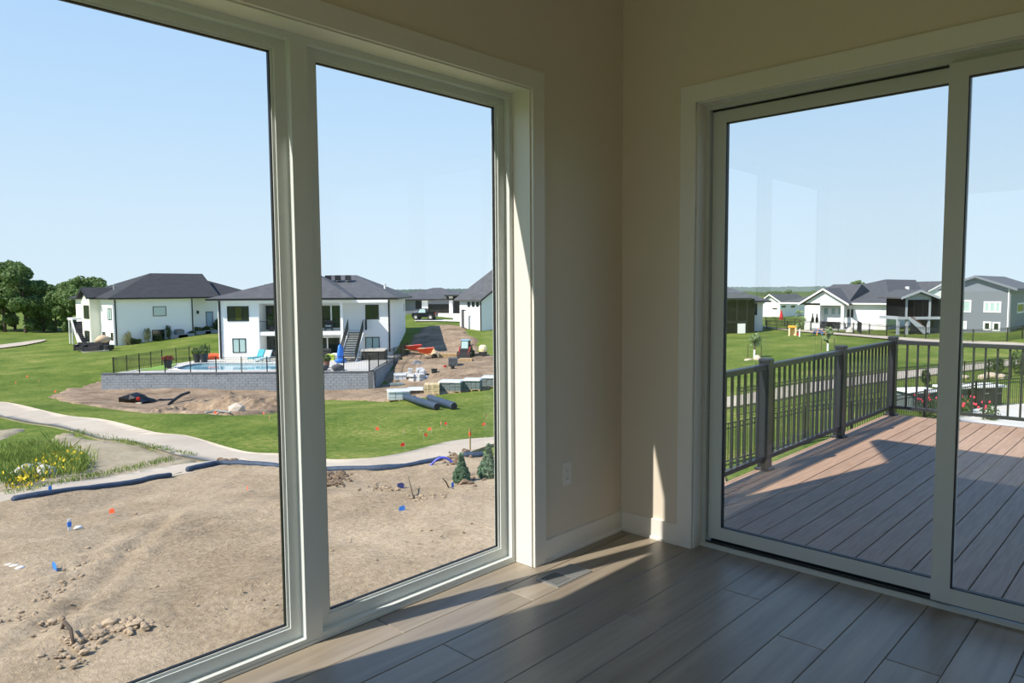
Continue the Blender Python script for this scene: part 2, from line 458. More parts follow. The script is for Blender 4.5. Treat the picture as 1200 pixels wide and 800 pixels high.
# ------------------------------------------------------------------ outlet and floor register
ol = thing('wall_outlet', (-0.505, 0, 0.36), 'white duplex power outlet low on the wall beside the window', 'outlet')
pl = MB(); pl.M = Matrix.Translation((-0.505, 0, 0.424)) @ Matrix.Rotation(math.pi/2, 4, 'X')
pl.bbox(-0.038, 0.038, -0.062, 0.062, 0, 0.006, 0.004)
po = pl.build('cover_plate', M_TRIM, ol)
for dz in (-0.021, 0.021):
    q = MB(); q.M = pl.M
    q.bbox(-0.017, 0.017, dz-0.0145, dz+0.0145, 0.006, 0.0085, 0.003)
    ro = q.build('receptacle', M_TRIM, ol)
    s = MB(); s.M = pl.M
    s.box(-0.008, -0.006, dz-.002, dz+.007, .0083, .0088).box(0.006, 0.008, dz-.002, dz+.006, .0083, .0088).box(-.0025, .0025, dz-.010, dz-.006, .0083, .0088)
    s.build('slots', M_GASK, ro)
vt = thing('floor_register', (-0.757, -0.194, 0), 'metal floor vent with slotted grille set in the planks by the window', 'vent')
M_VENT = mat('vent_metal', (168, 170, 168), 0.35, 0.5)
v = MB(); ringy_x = None
v.box(-.89, -.625, -.262, -.25, 0, .005).box(-.89, -.625, -.138, -.126, 0, .005).box(-.89, -.878, -.25, -.138, 0, .005).box(-.637, -.625, -.25, -.138, 0, .005)
v.build('frame', M_VENT, vt)
MB().box(-.878, -.637, -.25, -.138, 0.0002, .0008).build('damper', mat('vent_black', (18, 18, 18), 0.6), vt)
for i in range(18):
    x = -.874+i*.0132; wd_ = .003 if x < -.765 else .0115
    MB().box(x, x+wd_, -.25, -.138, .0008, .0045).build('louvre', M_VENT, vt)
for i in range(4):
    MB().box(-.878, -.76, -.228+i*.024, -.226+i*.024, .0008, .004).build('cross_bar', M_VENT, vt)
MB().box(-.762, -.754, -.25, -.138, .0008, .005).build('divider', M_VENT, vt)

# ------------------------------------------------------------------ own house outside: cladding, roof
ext = MB()
for a, b, c, d in ((RX-WT, WX0-.05, 0, CEIL), (WX0-.05, WX1+.02, WZ+.02, CEIL), (WX1+.02, WT, 0, CEIL), (RX-WT, WT, ZB, -0.0)):
    ext.box(a, b, WT, WT+.025, c, d)
gab = [(RX-WT, CEIL), (WT, CEIL), (WT, CEIL+.35), (RX-WT, CEIL+3.6)]
ext.extr([(x, WT, z) for x, z in gab], (0, .025, 0))
ext.box(RX-WT-.025, RX-WT, RY-WT, -2.92, ZB, CEIL+3.6).box(RX-WT-.025, RX-WT, -.40, WT+.025, ZB, CEIL+3.6).box(RX-WT-.025, RX-WT, -2.92, -.40, BZ1+.02, CEIL+3.6).box(RX-WT-.025, RX-WT, -2.92, -.40, ZB, -.02)
ext.build('wall_outer_left', M_EXT, kind='structure')
ext = MB()
for a, b, c, d in ((DY1+.02, WT+.025, -.02, CEIL+.35), (RY-WT, DY0-.02, -.02, CEIL+.35), (DY0-.02, DY1+.02, DZ+.02, CEIL+.35), (RY-WT, WT+.025, ZB, -.02)):
    ext.box(WT, WT+.025, a, b, c, d)
ext.build('wall_outer_right', M_EXT, kind='structure')
MB().box(WT+.028, WT+.10, 0.226, 0.315, -0.12, 3.45).build('downspout', M_SOFF, label='unseen white downspout added at the outer house corner to shape its shadow on the deck', cat='downspout')  # added out of view so the house corner's shadow edge falls right on the deck
rf = MB()
EX, EY, EZ, SL = 0.64, 0.80, 3.62, 0.7
rf.add([(EX,EY,EZ-.03),(EX,RY-1,EZ-.03),(RX-.6,RY-1,EZ-.03+SL*(EX-RX+.6)),(RX-.6,EY,EZ-.03+SL*(EX-RX+.6)),
        (EX,EY,EZ+.14),(EX,RY-1,EZ+.14),(RX-.6,RY-1,EZ+.14+SL*(EX-RX+.6)),(RX-.6,EY,EZ+.14+SL*(EX-RX+.6))], [(0,1,2,3),(7,6,5,4),(0,4,5,1),(1,5,6,2),(2,6,7,3),(3,7,4,0)])
ro = rf.build('roof', M_SHING, kind='structure')
MB().box(EX, EX+.11, RY-1, EY+.02, EZ-.02, EZ+.10).build('gutter', M_RAIL, ro)
MB().box(WT, EX, RY-1, WT+.06, 3.4, 3.43).build('soffit', M_SOFF, ro)

# ------------------------------------------------------------------ deck
DZT = -0.15
dk = MB().box(0.24, 6.02, -4.9, 0.27, DZT-.28, DZT-.03).build('deck', mat('deck_framing_shade', (40, 36, 32), 0.9), kind='structure')  # framing colour darkened to put shade into the gaps between boards
y1 = 0.266
while y1 > -4.85:
    MB().bbox(0.235, 6.06, y1-.1368, y1-.0005, DZT-.026, DZT, .003).build('deck_board', M_DECK, dk)
    y1 -= 0.1436
MB().box(6.06, 6.085, -4.9, 0.29, DZT-.28, DZT).build('fascia_board', M_DECK, dk)
MB().box(0.235, 6.085, 0.27, 0.29, DZT-.28, DZT-.002).build('fascia_board', M_DECK, dk)
for (x, y) in ((2.2, -.4), (5.6, -.4), (2.2, -4.4), (5.6, -4.4)):
    MB().box(x-.09, x+.09, y-.09, y+.09, ZB, DZT-.28).build('support_post', M_SOFF, dk)
def railing(name, label, axis, fixed, stops, skip_first=False):
    r = thing(name, (stops[0], fixed, DZT) if axis == 'x' else (fixed, stops[0], DZT), label, 'railing', 'deck railings')
    def P(t, o, z): return (t, fixed+o, z) if axis == 'x' else (fixed+o, t, z)
    def bx(t0, t1, w, z0, z1, bev=None):
        a, b = min(t0, t1), max(t0, t1)
        mb = MB()
        if axis == 'x': args = (a, b, fixed-w, fixed+w, z0, z1)
        else: args = (fixed-w, fixed+w, a, b, z0, z1)
        return mb.bbox(*args, bev) if bev else mb.box(*args)
    for i, t in enumerate(stops):
        if i == 0 and skip_first: continue
        p = bx(t-.044, t+.044, .044, DZT, DZT+.925).build('post', M_RAIL, r)
        bx(t-.052, t+.052, .052, DZT+.925, DZT+.955, .012).build('post_cap', M_RAIL, p)
        bx(t-.065, t+.065, .065, DZT, DZT+.022, .008).build('post_base', M_RAIL, p)
    for a, b in zip(stops[:-1], stops[1:]):
        s = 1 if b > a else -1
        u, v = a+s*.0445, b-s*.0445
        bx(u, v, .03, DZT+.862, DZT+.908, .006).build('top_rail', M_RAIL, r)
        bx(u, v, .02, DZT+.085, DZT+.120).build('bottom_rail', M_RAIL, r)
        n = max(1, round(abs(v-u)/0.116)-1)
        for k in range(n):
            t = u+(v-u)*(k+1)/(n+1)
            bx(t-.0095, t+.0095, .0095, DZT+.12, DZT+.862).build('baluster', M_RAIL, r)
    return r
railing('deck_railing', 'charcoal metal railing along the deck edge running out from the house', 'x', 0.235, [0.66, 2.46, 4.24, 6.0])
railing('deck_railing', 'charcoal metal railing across the far end of the deck', 'y', 6.0, [0.235, -1.55, -3.2, -4.85], True)

# ------------------------------------------------------------------ terrain
# control points: pixel of the ground in the photograph and its depth below the camera (m)
_GP = [(0,800,4.7),(170,790,4.7),(330,735,4.7),(480,690,4.7),(580,640,4.7),(0,680,4.9),(200,650,5.0),(420,600,5.0),(560,590,4.9),
       (0,590,5.3),(200,562,5.5),(330,548,5.5),(450,552,5.4),(580,530,5.3),(0,540,5.7),(150,530,5.7),
       (0,480,6.4),(150,505,6.2),(300,520,5.9),(420,510,6.2),(560,500,6.0),
       (60,460,7.2),(120,460,7.75),(220,470,7.7),(320,462,7.85),(400,462,7.85),(450,458,7.7),(560,470,6.9),(570,455,6.9),
       (20,430,7.0),(70,415,6.9),(20,398,6.7),(100,407,6.75),(60,392,6.5),(200,412,6.7),
       (257,421,6.5),(360,419,6.4),(458,413,6.35),(480,420,6.6),(530,420,6.5),(575,430,6.6),
       (500,395,5.2),(575,395,5.2),(490,378,4.1),(530,376,3.9),(560,384,4.6),(500,367,3.6),
       (860,392,6.0),(893,392,5.9),(940,387,5.3),(1000,388,5.2),(1060,389,5.2),(1130,388,5.1),(1185,388,5.0),(1200,376,3.9),
       (860,420,5.7),(950,410,5.5),(1040,405,5.4),(860,478,5.2),(960,455,5.2),(1090,438,5.2),(1200,425,5.2),(860,520,5.0),(1000,500,5.0),(1200,470,5.0),(1200,520,5.0),
       (0,385,6.5),(118,380,6.5),(600,480,6.0),(700,460,5.8),(800,440,5.6),(700,400,5.8)]
_ctl = []
for (px, py, h) in _GP:
    r = ray(px, py); d = h/max(1e-4, -r.z)
    p = CAM+r*d
    _ctl.append((math.atan2(p.y-CAM.y, p.x-CAM.x), math.log(math.hypot(p.x-CAM.x, p.y-CAM.y)), CAM.z-h))
for a in range(0, 360, 20):                    # the part of the land the photograph does not show
    aa = math.radians(a)
    da = (aa-YAW+math.pi) % (2*math.pi)-math.pi
    if abs(da) > math.radians(48):
        for R, z in ((6, -3.5), (25, -3.8), (80, -4.4)): _ctl.append((YAW+da, math.log(R), z))
    for R, z in ((260, -5.5), (600, -8.0)): _ctl.append((YAW+da, math.log(R), z))
for R in (2.0, 4.0, 6.5):
    for da in (-40, -20, 0, 20, 40): _ctl.append((YAW+math.radians(da), math.log(R), -3.45))
KLH = at_depth(134.5, 410, 84.0)                 # corner of the far left house; the lawn climbs along its long wall
for (px, py) in ((134.5, 410), (152, 406.5), (171, 402.5), (190, 398), (208, 393.5), (225, 389.5), (240, 386.5)):
    for off in (-1.0, -3.0):
        p = on_plane(px, py, (0, KLH.y+off, 0), (0, 1, 0))
        if off > -2: _ctl.append((math.atan2(p.y-CAM.y, p.x-CAM.x), math.log(math.hypot(p.x-CAM.x, p.y-CAM.y)), p.z))
        q = on_plane(px, py, (0, KLH.y, 0), (0, 1, 0))
        if off > -2: _ctl.append((math.atan2(q.y+2-CAM.y, q.x-CAM.x), math.log(math.hypot(q.x-CAM.x, q.y+2-CAM.y)), q.z))
_CA = np.array(_ctl)
def ground_np(xy):
    xy = np.asarray(xy, float)
    dx = xy[:, 0]-CAM.x; dy = xy[:, 1]-CAM.y
    az = np.arctan2(dy, dx); az = (az-YAW+np.pi) % (2*np.pi)-np.pi
    ld = np.log(np.maximum(np.hypot(dx, dy), 1.0))
    ca = (_CA[:, 0]-YAW+np.pi) % (2*np.pi)-np.pi
    out = np.zeros(len(xy))
    for i in range(0, len(xy), 20000):
        s = slice(i, i+20000)
        da = np.abs(az[s, None]-ca[None]); da = np.minimum(da, 2*np.pi-da)
        d2 = (da/math.radians(9))**2+((ld[s, None]-_CA[None, :, 1])/0.22)**2
        w = 1.0/(d2+0.16)**2
        out[s] = (w*_CA[None, :, 2]).sum(1)/w.sum(1)
    return out
def gz(x, y): return float(ground_np([(x, y)])[0])
def G(px, py, lift=0.0):
    """point of the ground that the photograph shows at this pixel"""
    r = ray(px, py); hl = math.hypot(r.x, r.y)
    t = np.exp(np.linspace(math.log(5), math.log(1200), 500))/hl
    pts = np.stack([CAM.x+r.x*t, CAM.y+r.y*t], 1)
    dz = CAM.z+r.z*t-ground_np(pts)
    k = np.where(dz < 0)[0]
    if len(k) == 0: return CAM+r*t[-1]
    i = max(1, k[0]); a, b = dz[i-1], dz[i]
    tt = t[i-1]+(t[i]-t[i-1])*a/(a-b)
    p = CAM+r*tt
    return Vector((p.x, p.y, gz(p.x, p.y)+lift))

def ground_mat(name, stops, scale, bump, bscale, fine=None):
    """ground colour from two noises; stops = [(pos, rgb)]"""
    if name in MATS: return MATS[name]
    m_ = bpy.data.materials.new(name); m_.use_nodes = True
    nt = m_.node_tree; b = nt.nodes['Principled BSDF']
    tc = nt.nodes.new('ShaderNodeTexCoord')
    n1 = nt.nodes.new('ShaderNodeTexNoise'); n1.inputs['Scale'].default_value = scale; n1.inputs['Detail'].default_value = 8; n1.inputs['Roughness'].default_value = 0.65
    n2 = nt.nodes.new('ShaderNodeTexNoise'); n2.inputs['Scale'].default_value = bscale; n2.inputs['Detail'].default_value = 6; n2.inputs['Roughness'].default_value = 0.7
    for n in (n1, n2): nt.links.new(tc.outputs['Object'], n.inputs['Vector'])
    mx = nt.nodes.new('ShaderNodeMath'); mx.operation = 'MULTIPLY_ADD'
    mx.inputs[1].default_value = fine if fine is not None else 0.5
    sub = nt.nodes.new('ShaderNodeMath'); sub.operation = 'SUBTRACT'; sub.inputs[1].default_value = 0.5
    nt.links.new(n2.outputs[0], sub.inputs[0]); nt.links.new(sub.outputs[0], mx.inputs[0]); nt.links.new(n1.outputs[0], mx.inputs[2])
    rp = nt.nodes.new('ShaderNodeValToRGB'); e = rp.color_ramp.elements
    e[0].position = stops[0][0]; e[0].color = lin(*stops[0][1]); e[1].position = stops[-1][0]; e[1].color = lin(*stops[-1][1])
    for p, c in stops[1:-1]:
        k = e.new(p); k.color = lin(*c)
    nt.links.new(mx.outputs[0], rp.inputs[0]); nt.links.new(rp.outputs[0], b.inputs['Base Color'])
    b.inputs['Roughness'].default_value = 0.95; b.inputs['Specular IOR Level'].default_value = 0.1
    bn = nt.nodes.new('ShaderNodeBump'); bn.inputs['Strength'].default_value = bump; bn.inputs['Distance'].default_value = 0.05
    nt.links.new(n2.outputs[0], bn.inputs['Height']); nt.links.new(bn.outputs[0], b.inputs['Normal'])
    MATS[name] = m_
    return m_
M_GRASS = ground_mat('lawn_grass', [(0.2, (58, 80, 26)), (0.42, (86, 106, 42)), (0.58, (108, 122, 54)), (0.76, (142, 138, 82))], 0.22, 1.0, 5.0, 1.1)
M_DIRT = ground_mat('bare_soil', [(0.2, (116, 100, 80)), (0.45, (154, 138, 114)), (0.6, (172, 155, 130)), (0.8, (190, 174, 150))], 0.3, 1.0, 9.0, 0.8)
M_DIRT2 = ground_mat('dug_soil', [(0.25, (96, 82, 68)), (0.5, (140, 122, 102)), (0.78, (172, 154, 130))], 0.5, 1.0, 4.0, 0.6)
M_MULCH = ground_mat('straw_mulch', [(0.25, (122, 112, 90)), (0.5, (156, 146, 124)), (0.78, (178, 170, 150))], 0.5, 0.8, 6.0, 0.55)
M_CONC = ground_mat('path_concrete', [(0.25, (166, 156, 140)), (0.5, (180, 170, 154)), (0.75, (190, 181, 166))], 0.4, 0.15, 9.0, 0.25)

# the land itself: a polar sheet round the house, fine near it
nr, na = 190, 420
rad = np.exp(np.linspace(math.log(2.0), math.log(1500), nr))
azs = np.linspace(0, 2*np.pi, na, endpoint=False)
RR, AA = np.meshgrid(rad, azs, indexing='ij')
gx = CAM.x+RR*np.cos(AA); gy = CAM.y+RR*np.sin(AA)
gzv = ground_np(np.stack([gx.ravel(), gy.ravel()], 1))
verts = np.stack([gx.ravel(), gy.ravel(), gzv], 1)
faces = [(i*na+k, (i+1)*na+k, (i+1)*na+(k+1) % na, i*na+(k+1) % na) for i in range(nr-1) for k in range(na)]
lw = MB(); lw.v = [tuple(p) for p in verts]; lw.f = faces
lw.build('lawn', M_GRASS, kind='structure', smooth=True, org=(0, 0, 0))

def smooth_poly(pts, n=3):
    for _ in range(n):
        q = []
        for i in range(len(pts)):
            a, b = pts[i], pts[(i+1) % len(pts)]
            q += [(a[0]*.75+b[0]*.25, a[1]*.75+b[1]*.25), (a[0]*.25+b[0]*.75, a[1]*.25+b[1]*.75)]
        pts = q
    return pts
def inside(px, py, poly):
    n = len(poly); c = np.zeros(len(px), bool)
    for i in range(n):
        x0, y0 = poly[i]; x1, y1 = poly[(i+1) % n]
        if y0 == y1: continue
        k = ((y0 > py) != (y1 > py)) & (px < (x1-x0)*(py-y0)/(y1-y0)+x0)
        c ^= k
    return c
def drape(name, pix, matl, step, lift, hfun=None, world=False, wob=0.0, skirt=0.0, sm=2, rim=False, **kw):
    """patch of ground: outline (pixels or world), filled on a grid and laid on the land"""
    poly = [tuple(p[:2]) for p in pix] if world else [tuple(G(*p)[:2]) for p in pix]
    if sm: poly = smooth_poly(poly, sm)
    out = []
    for i in range(len(poly)):                  # resample the outline
        a, b = Vector(poly[i]), Vector(poly[(i+1) % len(poly)])
        n = max(1, int((b-a).length/step))
        out += [a.lerp(b, k/n) for k in range(n)]
    if wob:
        out = [p+Vector((noise.noise(Vector((p.x*.6, p.y*.6, 1))), noise.noise(Vector((p.x*.6, p.y*.6, 9)))))*wob for p in out]
    a = np.array([(p.x, p.y) for p in out])
    gx_, gy_ = np.meshgrid(np.arange(a[:, 0].min(), a[:, 0].max(), step), np.arange(a[:, 1].min(), a[:, 1].max(), step))
    gx_ = gx_.ravel()+np.random.RandomState(1).uniform(-.2, .2, gx_.size)*step
    gy_ = gy_.ravel()+np.random.RandomState(2).uniform(-.2, .2, gy_.size)*step
    k = inside(gx_, gy_, [tuple(p) for p in a])
    pts = [Vector(p) for p in a]+[Vector((x, y)) for x, y in zip(gx_[k], gy_[k])]
    nb = len(a)
    vo, eo, fo, ov, oe, of = delaunay_2d_cdt(pts, [(i, (i+1) % nb) for i in range(nb)], [], 1, 1e-4)
    xy = np.array([(p.x, p.y) for p in vo])
    z = ground_np(xy)+lift
    rimv = np.array([any(q < nb for q in o_) for o_ in ov])
    if hfun is not None:
        z = z+hfun(xy)
    if rim: z[rimv] = ground_np(xy[rimv])-.04        # loose ground feathers out under the grass
    mb = MB(); mb.v = [(x, y, q) for (x, y), q in zip(xy, z)]; mb.f = [tuple(f) for f in fo]
    if skirt:
        n0 = len(mb.v); bx_ = []
        for i in range(nb):
            x, y = a[i]; bx_.append((x, y, gz(x, y)+lift-skirt))
        topi = {}
        d = {(round(x, 3), round(y, 3)): i for i, (x, y) in enumerate(xy)}
        mb.v += bx_
        for i in range(nb):
            j = (i+1) % nb
            p = d.get((round(a[i][0], 3), round(a[i][1], 3))); q = d.get((round(a[j][0], 3), round(a[j][1], 3)))
            if p is not None and q is not None: mb.f.append((p, n0+i, n0+j, q))
    return mb.build(name, matl, smooth=True, org=(0, 0, 0), **kw)
def fbm(xy, s, seed, oct=4):
    return np.array([noise.fractal(Vector((x*s+seed, y*s, seed*.37)), 1.0, 2.0, oct) for x, y in xy])

# soil of the own yard (under and beyond the window), graded with wheel ruts
rut = [[(0,700),(110,665),(240,620),(330,600)], [(20,770),(90,720),(150,660),(200,610)], [(100,745),(330,690)], [(375,590),(470,580),(580,560)]]
rut = [[G(*p) for p in r_] for r_ in rut]
def yard_h(xy):
    z = fbm(xy, .35, 3, 3)*.05+fbm(xy, 2.0, 5, 4)*.028
    sx, sy = xy[:, 0]*.8+xy[:, 1]*.6, -xy[:, 0]*.6+xy[:, 1]*.8
    z += fbm(np.stack([sx*.25, sy*1.6], 1), 1.0, 9, 3)*.03
    for r_ in rut:
        for a, b in zip(r_[:-1], r_[1:]):
            ab = np.array([b.x-a.x, b.y-a.y]); L2 = (ab**2).sum()
            t = np.clip(((xy[:, 0]-a.x)*ab[0]+(xy[:, 1]-a.y)*ab[1])/L2, 0, 1)
            d = np.hypot(xy[:, 0]-a.x-t*ab[0], xy[:, 1]-a.y-t*ab[1])
            z += -0.05*np.exp(-(d/.13)**2)+.035*np.exp(-((d-.3)/.12)**2)
    return z
yard = [(-30,603),(15,592),(110,580),(200,562),(232,552),(300,549),(330,551),(400,559),(470,552),(520,541),(545,536),(590,540),(720,532),(860,545),(840,640),(640,760),(500,830),(100,1100),(-300,1000),(-160,700)]
drape('yard_soil', yard, M_DIRT, .16, .13, yard_h, wob=.12, skirt=.3, kind='structure')

# concrete trails: the long run from the left past the deck, and the spur that joins it
def ribbon(pix, width, n=60):
    P = [G(*p).to_2d() for p in pix]
    for _ in range(3):
        Q = [P[0]]
        for a, b in zip(P[:-1], P[1:]): Q += [a.lerp(b, .25), a.lerp(b, .75)]
        P = Q+[P[-1]]
    L, R = [], []
    for i in range(len(P)):
        d = (P[min(i+1, len(P)-1)]-P[max(i-1, 0)]).normalized(); nn = Vector((-d.y, d.x))
        L.append(P[i]+nn*width/2); R.append(P[i]-nn*width/2)
    return L+R[::-1]
drape('trail', ribbon([(-90,461),(0,480),(100,497),(200,519),(290,540),(345,549),(395,551),(450,548),(510,535),(580,515),(660,502),(760,489),(850,474),(960,453),(1090,436),(1260,418)], 2.1), M_CONC, .6, .10, skirt=.13, sm=0, world=True, kind='structure')
drape('trail_spur', ribbon([(-80,605),(0,590),(110,572),(205,554),(290,543)], 1.5), M_CONC, .5, .115, skirt=.13, sm=0, world=True, kind='structure')

# mulched drainage bank between the two paths
drape('mulch_bank', [(-20,545),(30,525),(75,506),(95,510),(150,522),(215,534),(238,542),(200,549),(120,561),(40,576),(-20,585)], M_MULCH, .4, .06, lambda xy: fbm(xy, .9, 8, 3)*.07, wob=.3, rim=True, kind='structure')
drape('mulch_bank', [(-20,507),(10,504),(40,500),(20,510),(-20,521)], M_MULCH, .5, .06, wob=.3, rim=True, kind='structure')
# torn-up soil in front of the block wall and round the building materials
drape('dug_ground', [(55,466),(85,456),(118,445),(150,450),(330,450),(440,452),(440,454),(446,448),(466,424),(477,410),(482,396),(498,383),(530,381),(543,383),(560,405),(578,420),(600,430),(600,446),(560,458),(520,462),(470,470),(440,470),(380,468),(330,476),(320,486),(250,487),(190,484),(130,480),(90,473)],
      M_DIRT2, .5, .14, lambda xy: fbm(xy, .5, 11, 3)*.06+fbm(xy, 1.8, 4, 3)*.05, wob=.9, rim=True, kind='structure')
# farther paths, driveway and street
drape('far_path', [(-40,412),(20,407),(55,400),(52,398),(10,404),(-40,408)], M_CONC, 2.0, .12, sm=1, kind='structure')
drape('far_path', [(894,384),(940,390),(1000,395),(1090,402),(1220,408),(1220,404),(1090,398.5),(1000,392.5),(940,388),(894,382.5)], M_CONC, 2.0, .12, sm=1, kind='structure')
drape('driveway', [(486,377),(545,378),(560,381),(556,373),(545,366),(486,366)], mat('drive_concrete', (225, 220, 208), .8), 3.0, .12, sm=0, kind='structure')
drape('street_verge', [(486,375),(530,375.5),(531,374),(505,371.5),(486,371)], M_GRASS, 3.0, .2, sm=0, kind='structure')

# ------------------------------------------------------------------ houses of the neighbourhood
M_WHITE = siding_mat('white_lap_siding', (243, 244, 242), .2)
M_WBOARD = siding_mat('white_batten_siding', (232, 234, 230), .4, 'X')
M_WTRIM = mat('white_house_trim', (235, 236, 234), .5)
M_CREAM = mat('cream_siding', (226, 226, 206), .6)
M_GREY = siding_mat('grey_lap_siding', (116, 123, 134), .2)
M_DKGREY = siding_mat('dark_grey_siding', (70, 76, 84), .2)
M_ROOF = mat('charcoal_shingles', (50, 52, 55), .9, var=.22, scale=1.6, bump=.5, bscale=6, detail=8)
M_ROOF2 = mat('blue_grey_shingles', (80, 82, 85), .9, var=.2, scale=1.6, bump=.5, bscale=6, detail=8)
M_BLACK = mat('black_trim', (24, 26, 28), .45)
M_PANE = mat('dark_pane', (34, 44, 42), .06, spec=.8)
M_PALE = mat('pale_pane', (170, 196, 192), .12, spec=.8)  # plain pale tone for window and vehicle glass
M_SCREEN = mat('insect_screen', (15, 17, 19), .8, spec=.15)
M_FOUND = mat('foundation_concrete', (170, 172, 170), .85)
FWH = Vector((FW.x, FW.y, 0)).normalized(); RTH = Vector((FWH.y, -FWH.x, 0))

class Face:
    """an upright wall plane: u runs to the viewer's right, n points out of the wall"""
    def __init__(s, o, u):
        s.o = Vector((o[0], o[1], 0)); s.u = Vector((u[0], u[1], 0)).normalized(); s.n = Vector((s.u.y, -s.u.x, 0))
    def pt(s, u, z, o=0.0):
        p = s.o+s.u*u+s.n*o; return Vector((p.x, p.y, z))
    def uz(s, px, py, o=0.0):
        p = on_plane(px, py, s.o+s.n*o, s.n); return (p-s.o).dot(s.u), p.z
    def box(s, mb, u0, u1, z0, z1, o0, o1):
        return mb.hexa([s.pt(u0,z0,o1), s.pt(u1,z0,o1), s.pt(u1,z0,o0), s.pt(u0,z0,o0), s.pt(u0,z1,o1), s.pt(u1,z1,o1), s.pt(u1,z1,o0), s.pt(u0,z1,o0)])
    def rect(s, px0, py0, px1, py1, o=0.0):
        a = s.uz(px0, py0, o); b = s.uz(px1, py1, o)
        return min(a[0], b[0]), max(a[0], b[0]), min(a[1], b[1]), max(a[1], b[1])
FX, FY = (0, -1), (1, 0)          # directions of walls that face -X and -Y

def window(parent, face, px, fm, pm, cols=1, name='window', o=0.0, fw=.07, uz=None):
    u0, u1, z0, z1 = uz if uz else face.rect(*px, o=o)
    m_ = MB()
    face.box(m_, u0, u0+fw, z0, z1, o-.02, o+.05); face.box(m_, u1-fw, u1, z0, z1, o-.02, o+.05)
    face.box(m_, u0+fw, u1-fw, z0, z0+fw, o-.02, o+.05); face.box(m_, u0+fw, u1-fw, z1-fw, z1, o-.02, o+.05)
    for k in range(1, cols):
        u = u0+(u1-u0)*k/cols
        face.box(m_, u-fw/2, u+fw/2, z0+fw, z1-fw, o-.02, o+.045)
    w = m_.build(name, fm, parent)
    for k in range(cols):
        a = u0+(u1-u0)*k/cols+fw/2; b = u0+(u1-u0)*(k+1)/cols-fw/2
        q = MB(); face.box(q, a, b, z0+fw, z1-fw, o-.015, o+.02); q.build('pane', pm[k % len(pm)] if isinstance(pm, list) else pm, w)
    return w
def part_box(parent, name, face, px, mt, o0, o1, oref=0.0, uz=None):
    u0, u1, z0, z1 = uz if uz else face.rect(*px, o=oref)
    m_ = MB(); face.box(m_, u0, u1, z0, z1, o0, o1)
    return m_.build(name, mt, parent)
def hip_roof(parent, x0, x1, y0, y1, ze, ra, rb, zr, mt, over=.0, fascia=.18, fm=None, name='roof', M=None):
    """hip roof over a rectangle; ridge from ra to rb (points in plan)"""
    m_ = MB(M)
    e = [(x0,y0,ze),(x1,y0,ze),(x1,y1,ze),(x0,y1,ze)]
    r = [(ra[0],ra[1],zr),(rb[0],rb[1],zr)]
    lo = [(a,b,c-.06) for a,b,c in e]
    along_x = abs(rb[0]-ra[0]) >= abs(rb[1]-ra[1])
    if along_x: fs = [(0,1,5,4),(1,2,5),(2,3,4,5),(3,0,4)]
    else: fs = [(0,1,4),(1,2,5,4),(2,3,5),(3,0,4,5)]
    m_.add(e+r+lo, fs+[(9,8,7,6),(0,6,7,1),(1,7,8,2),(2,8,9,3),(3,9,6,0)])
    ro_ = m_.build(name, mt, parent)
    f = MB(M); t = .05
    f.box(x0-t, x1+t, y0-t, y0, ze-fascia, ze-.0).box(x0-t, x1+t, y1, y1+t, ze-fascia, ze).box(x0-t, x0, y0, y1, ze-fascia, ze).box(x1, x1+t, y0, y1, ze-fascia, ze)
    f.build('fascia', fm or M_BLACK, ro_)
    s_ = MB(M); s_.box(x0, x1, y0, y1, ze-fascia-.02, ze-fascia+.02); s_.build('soffit', M_SOFF, ro_)
    return ro_
def gable_roof(parent, pts_front, d, mt, thick=.16, name='roof', fm=None):
    """pts_front: left eave, peak, right eave (3D, in the gable plane); swept by d"""
    L, P_, R = [Vector(p) for p in pts_front]; d = Vector(d); up = Vector((0, 0, thick))
    m_ = MB()
    m_.extr([L, P_, P_+up, L+up], d); m_.extr([P_, R, R+up, P_+up], d)
    ro_ = m_.build(name, mt, parent)
    if fm:
        f = MB(); e = d.normalized()*-.06
        f.extr([L-up*.5, P_-up*.5, P_+up*1.02, L+up*1.02], e); f.extr([P_-up*.5, R-up*.5, R+up*1.02, P_+up*1.02], e)
        f.build('rake_board', fm, ro_)
    return ro_

# ---------- white house with the charcoal roof, far left (walls parallel to the axes)
K = KLH.copy(); zb = K.z-1.2
lh = thing('white_house', K, 'white two-storey house with charcoal hip roof beside the woods, far left', 'house')
fy = Face(K, FY); fx = Face(K, FX)
ze = fy.uz(134.5, 350.5)[1]
uR = fy.uz(226, 350)[0]
DPH = 14.0
ub = fx.uz(118, 380)[0]                       # bay starts here (towards +Y)
yb = K.y-ub
fb = Face((K.x, yb, 0), FY); xb = K.x+fb.uz(106, 380)[0]
fbx = Face((xb, yb, 0), FX); ubl = fbx.uz(96.5, 380)[0]
w_ = MB(); w_.box(K.x, K.x+uR, K.y, K.y+DPH, zb, ze)
w_.box(K.x+uR, K.x+uR+9, K.y+2.0, K.y+DPH, zb, ze); w_.build('wall', M_WHITE, lh)
w_ = MB(); w_.box(xb, K.x, yb, yb-ubl, zb, ze); 
pk = fbx.uz(100.2, 343)[1]
w_.extr([fbx.pt(0, ze), fbx.pt(ubl/2, pk), fbx.pt(ubl, ze)], (.3, 0, 0))
w_.build('bay_wall', M_CREAM, lh)
ry = K.y+DPH/2
ra = on_plane(176, 320, (0, ry, 0), (0, 1, 0)); rb_ = on_plane(237, 320.5, (0, ry, 0), (0, 1, 0))
hip_roof(lh, K.x-.6, K.x+uR+3.2, K.y-.6, K.y+DPH+.6, ze+.16, (ra.x, ry), (rb_.x, ry), ra.z, M_ROOF)
g1 = on_plane(246, 331, (0, K.y+6, 0), (0, 1, 0)); g2 = on_plane(276, 336, (0, K.y+6, 0), (0, 1, 0))
